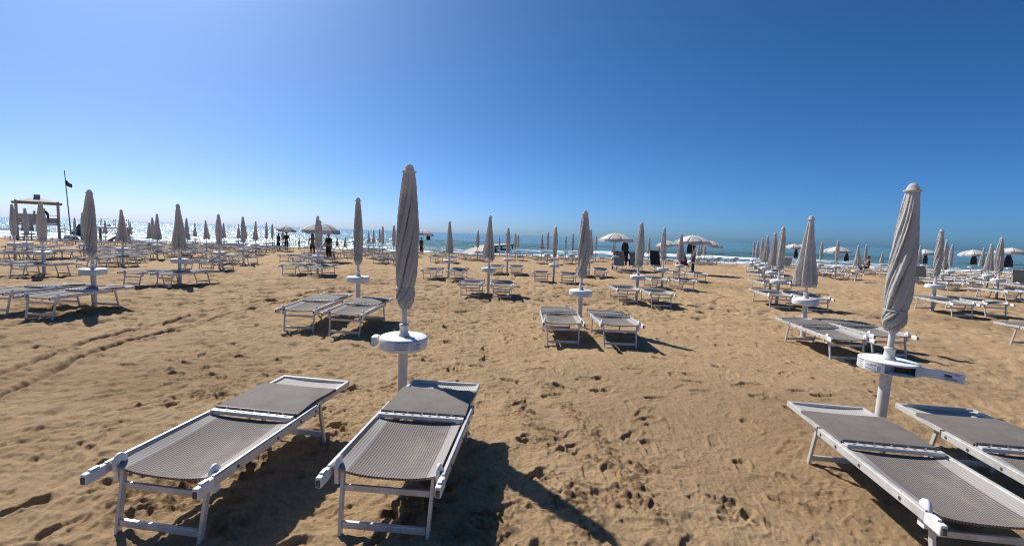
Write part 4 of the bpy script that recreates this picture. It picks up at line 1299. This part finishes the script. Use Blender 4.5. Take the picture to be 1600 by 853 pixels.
fx, fy = -45.6, 46.3
fl = empty('flagpole', (fx, fy, ground_z(fx, fy)))
b = MB(); b.tube((0, 0, -.4), (-.42, 0, 7.2), .06, .035, 10); b.build('pole', M['metal'], fl)
b = MB(); G = []
for i in range(7):
    G.append([(-.36 + .62 * j / 8, .06 * math.sin(j * .9 + i * .3), 6.25 - .55 * (i / 6) - .42 * (j / 8) * (1 - i / 6 * .4)) for j in range(9)])
b.grid(G); cloth('dark_flag', (.10, .07, .07)); b.build('flag', M['dark_flag'], fl, thick=.01)
tag(fl, 'tall thin flagpole flying a small dark drooping flag', 'flagpole')

def pedal_boat(x, y, yaw_, label):
    cloth('boat_blue', (.05, .13, .22)); cloth('boat_white', (.6, .62, .63))
    o = empty('pedal_boat', (x, y, ground_z(x, y)), yaw_)
    for sx in (-1, 1):
        b = MB(); G = []
        for i in range(12):
            v_ = -1 + 2 * i / 11; w = .30 * (1 - abs(v_) ** 3.5) + .03; zc = .28 + .16 * max(0, v_) ** 2
            G.append([(sx * .62 + w * math.cos(2 * PI * j / 12), v_ * 1.7, zc + .24 * math.sin(2 * PI * j / 12) * (1 - .5 * abs(v_) ** 4)) for j in range(12)])
        b.grid(G, 0, True, True); b.add(G[0], [tuple(range(12))]); b.add(G[-1], [tuple(range(11, -1, -1))]); b.build('hull', M['boat_blue'], o)
    b = MB(); b.box((0, -.1, .56), (1.5, 2.4, .10), bev=.03); b.build('deck', M['boat_white'], o)
    for sx in (-.35, .35):
        b = MB(); b.box((sx, -.55, .72), (.5, .5, .2), bev=.05); b.box((sx, -.85, .98), (.5, .12, .6), bev=.04); b.build('seat', M['boat_blue'], o)
    b = MB(); b.bar((0, -1.1, .6), (0, -1.1, 1.7), .5, .06, up=(0, 1, 0)); b.bar((0, -1.0, 1.72), (0, 1.2, .7), .46, .06); 
    for sx in (-.25, .25): b.bar((sx, -1.0, 1.78), (sx, 1.2, .76), .05, .12)
    b.build('slide', M['boat_blue'], o)
    tag(o, label, 'pedal boat'); return o
pedal_boat(-44.0, 45.5, R(60), 'blue pedal boat with a slide parked under the lifeguard tower')

# pier: wooden ramp from the wet sand out over the breakers
pr = empty('wooden_jetty', (-5.6, 56.5, 0))
ax = Vector((4.9, 26, 0)); L = ax.length; dirv = ax.normalized()
sidev = Vector((dirv.y, -dirv.x, 0))
b = MB()
z0, z1, z2 = -.88, -.05, -.02
prf = [(0, z0), (9, z1), (L, z2)]
for (s0, za), (s1, zb) in zip(prf[:-1], prf[1:]):
    nn = int((s1 - s0) / .22)
    for q in range(nn):
        f0 = s0 + (s1 - s0) * q / nn; f1 = f0 + (s1 - s0) / nn - .02
        zz0 = za + (zb - za) * q / nn; zz1 = za + (zb - za) * (q + 1) / nn
        p0 = dirv * f0 + Vector((0, 0, zz0)); p1 = dirv * f1 + Vector((0, 0, zz1)); b.bar(p0, p1, 2.3, .05)
b.build('deck', M['wood'], pr)
for sd in (-1, 1):
    b = MB()
    for (s0, za), (s1, zb) in zip(prf[:-1], prf[1:]):
        b.bar(dirv * s0 + sidev * sd * 1.2 + Vector((0, 0, za - .10)), dirv * s1 + sidev * sd * 1.2 + Vector((0, 0, zb - .10)), .10, .30)
    b.build('side_beam', M['wood_dark'], pr)
for q in range(5):
    for sd in (-1, 1):
        b = MB(); p = dirv * (6 + q * 4.6) + sidev * sd * 1.05; b.tube(p + Vector((0, 0, -3)), p + Vector((0, 0, -.12)), .11, n=9); b.build('pile', M['wood_dark'], pr)
tag(pr, 'grey wooden ramp jetty running out over the white surf', 'jetty')
pe = Vector((-5.6, 56.5, 0)) + dirv * (L - 2)
sp = empty('sign_post', (pe.x, pe.y, 0))
b = MB(); b.tube((0, 0, -.02), (0, 0, 1.62), .05, n=8); b.build('pole', M['metal'], sp)
b = MB(); b.box((0, -.06, 1.66), (.55, .05, .34), bev=.01); b.build('sign_panel', M['dark'], sp)
tag(sp, 'thin post with small dark sign at the seaward end of the jetty', 'sign')

bo = MB(); bo.lathe([(.0, -.45), (.35, -.38), (.55, -.1), (.6, .15), (.5, .45), (.2, .62), (.08, .66), (.08, .95), (.0, .97)], 20)
o = bo.build('buoy', simple('dark_buoy', (.05, .05, .05), .5)); o.location = (-126, 140, SEA_Z + .75)
tag(o, 'small dark round buoy floating on the glittering sea at left', 'buoy')

# ------------------------------------------------------------------ camera, sun, sky
pitch = R(4.8555); roll = R(2.02)
fw = Vector((0, math.cos(pitch), -math.sin(pitch))); r0 = Vector((1, 0, 0)); u0 = r0.cross(fw)
rt = r0 * math.cos(roll) + u0 * math.sin(roll); upv = u0 * math.cos(roll) - r0 * math.sin(roll)
cam = bpy.data.cameras.new('camera'); cam.sensor_width = 36; cam.lens = 36 * 700 / 1600
cam.clip_start = .05; cam.clip_end = 60000
co_ = bpy.data.objects.new('camera', cam); col.objects.link(co_)
m = Matrix((rt, upv, -fw)).transposed().to_4x4(); m.translation = Vector((0, 0, CAM_H)); co_.matrix_world = m
scene.camera = co_

SUN_AZ, SUN_EL = -42.0, 44.0                       # degrees from straight ahead (left negative), elevation
sd = Vector((math.sin(R(SUN_AZ)) * math.cos(R(SUN_EL)), math.cos(R(SUN_AZ)) * math.cos(R(SUN_EL)), math.sin(R(SUN_EL))))
sl = bpy.data.lights.new('sun', 'SUN'); sl.energy = 4.9; sl.angle = R(.53); sl.color = (1, .955, .88)
so = bpy.data.objects.new('sun', sl); col.objects.link(so); so.rotation_euler = sd.to_track_quat('Z', 'Y').to_euler(); so.location = (0, 0, 30)
wd = bpy.data.worlds.new('World'); scene.world = wd; wd.use_nodes = True
nt_ = wd.node_tree; bg = nt_.nodes['Background']
sky = nt_.nodes.new('ShaderNodeTexSky'); sky.sky_type = 'NISHITA'; sky.sun_disc = False
sky.sun_elevation = R(SUN_EL); sky.sun_rotation = R(SUN_AZ)
sky.altitude = 0; sky.air_density = .5; sky.dust_density = 1.0; sky.ozone_density = 8.0
# the deep contrasty blue of the photograph: a per-channel response curve on the physical sky
sep = nt_.nodes.new('ShaderNodeSeparateColor'); nt_.links.new(sky.outputs['Color'], sep.inputs[0])
cmb = nt_.nodes.new('ShaderNodeCombineColor')
for ch, (gm, k_) in enumerate(((1.34, .90), (1.08, .905), (1.05, 1.02))):
    q1 = nt_.nodes.new('ShaderNodeMath'); q1.operation = 'MULTIPLY'; q1.inputs[1].default_value = .1; nt_.links.new(sep.outputs[ch], q1.inputs[0])
    q2 = nt_.nodes.new('ShaderNodeMath'); q2.operation = 'POWER'; q2.inputs[1].default_value = gm; nt_.links.new(q1.outputs[0], q2.inputs[0])
    q3 = nt_.nodes.new('ShaderNodeMath'); q3.operation = 'MULTIPLY'; q3.inputs[1].default_value = 10 * k_; nt_.links.new(q2.outputs[0], q3.inputs[0])
    nt_.links.new(q3.outputs[0], cmb.inputs[ch])
nt_.links.new(cmb.outputs[0], bg.inputs['Color']); bg.inputs['Strength'].default_value = .1
scene.view_settings.view_transform = 'Standard'; scene.view_settings.look = 'None'
scene.view_settings.exposure = .35; scene.view_settings.gamma = 1
scene.render.engine = 'CYCLES'
scene.cycles.use_denoising = True
scene.cycles.denoising_prefilter = 'ACCURATE'
scene.cycles.filter_width = 1.1
scene.cycles.max_bounces = 6; scene.cycles.diffuse_bounces = 2; scene.cycles.glossy_bounces = 3
scene.cycles.sample_clamp_indirect = 4
print('loungers', NL[0], 'objects', len(col.objects), 'sand verts', NV)
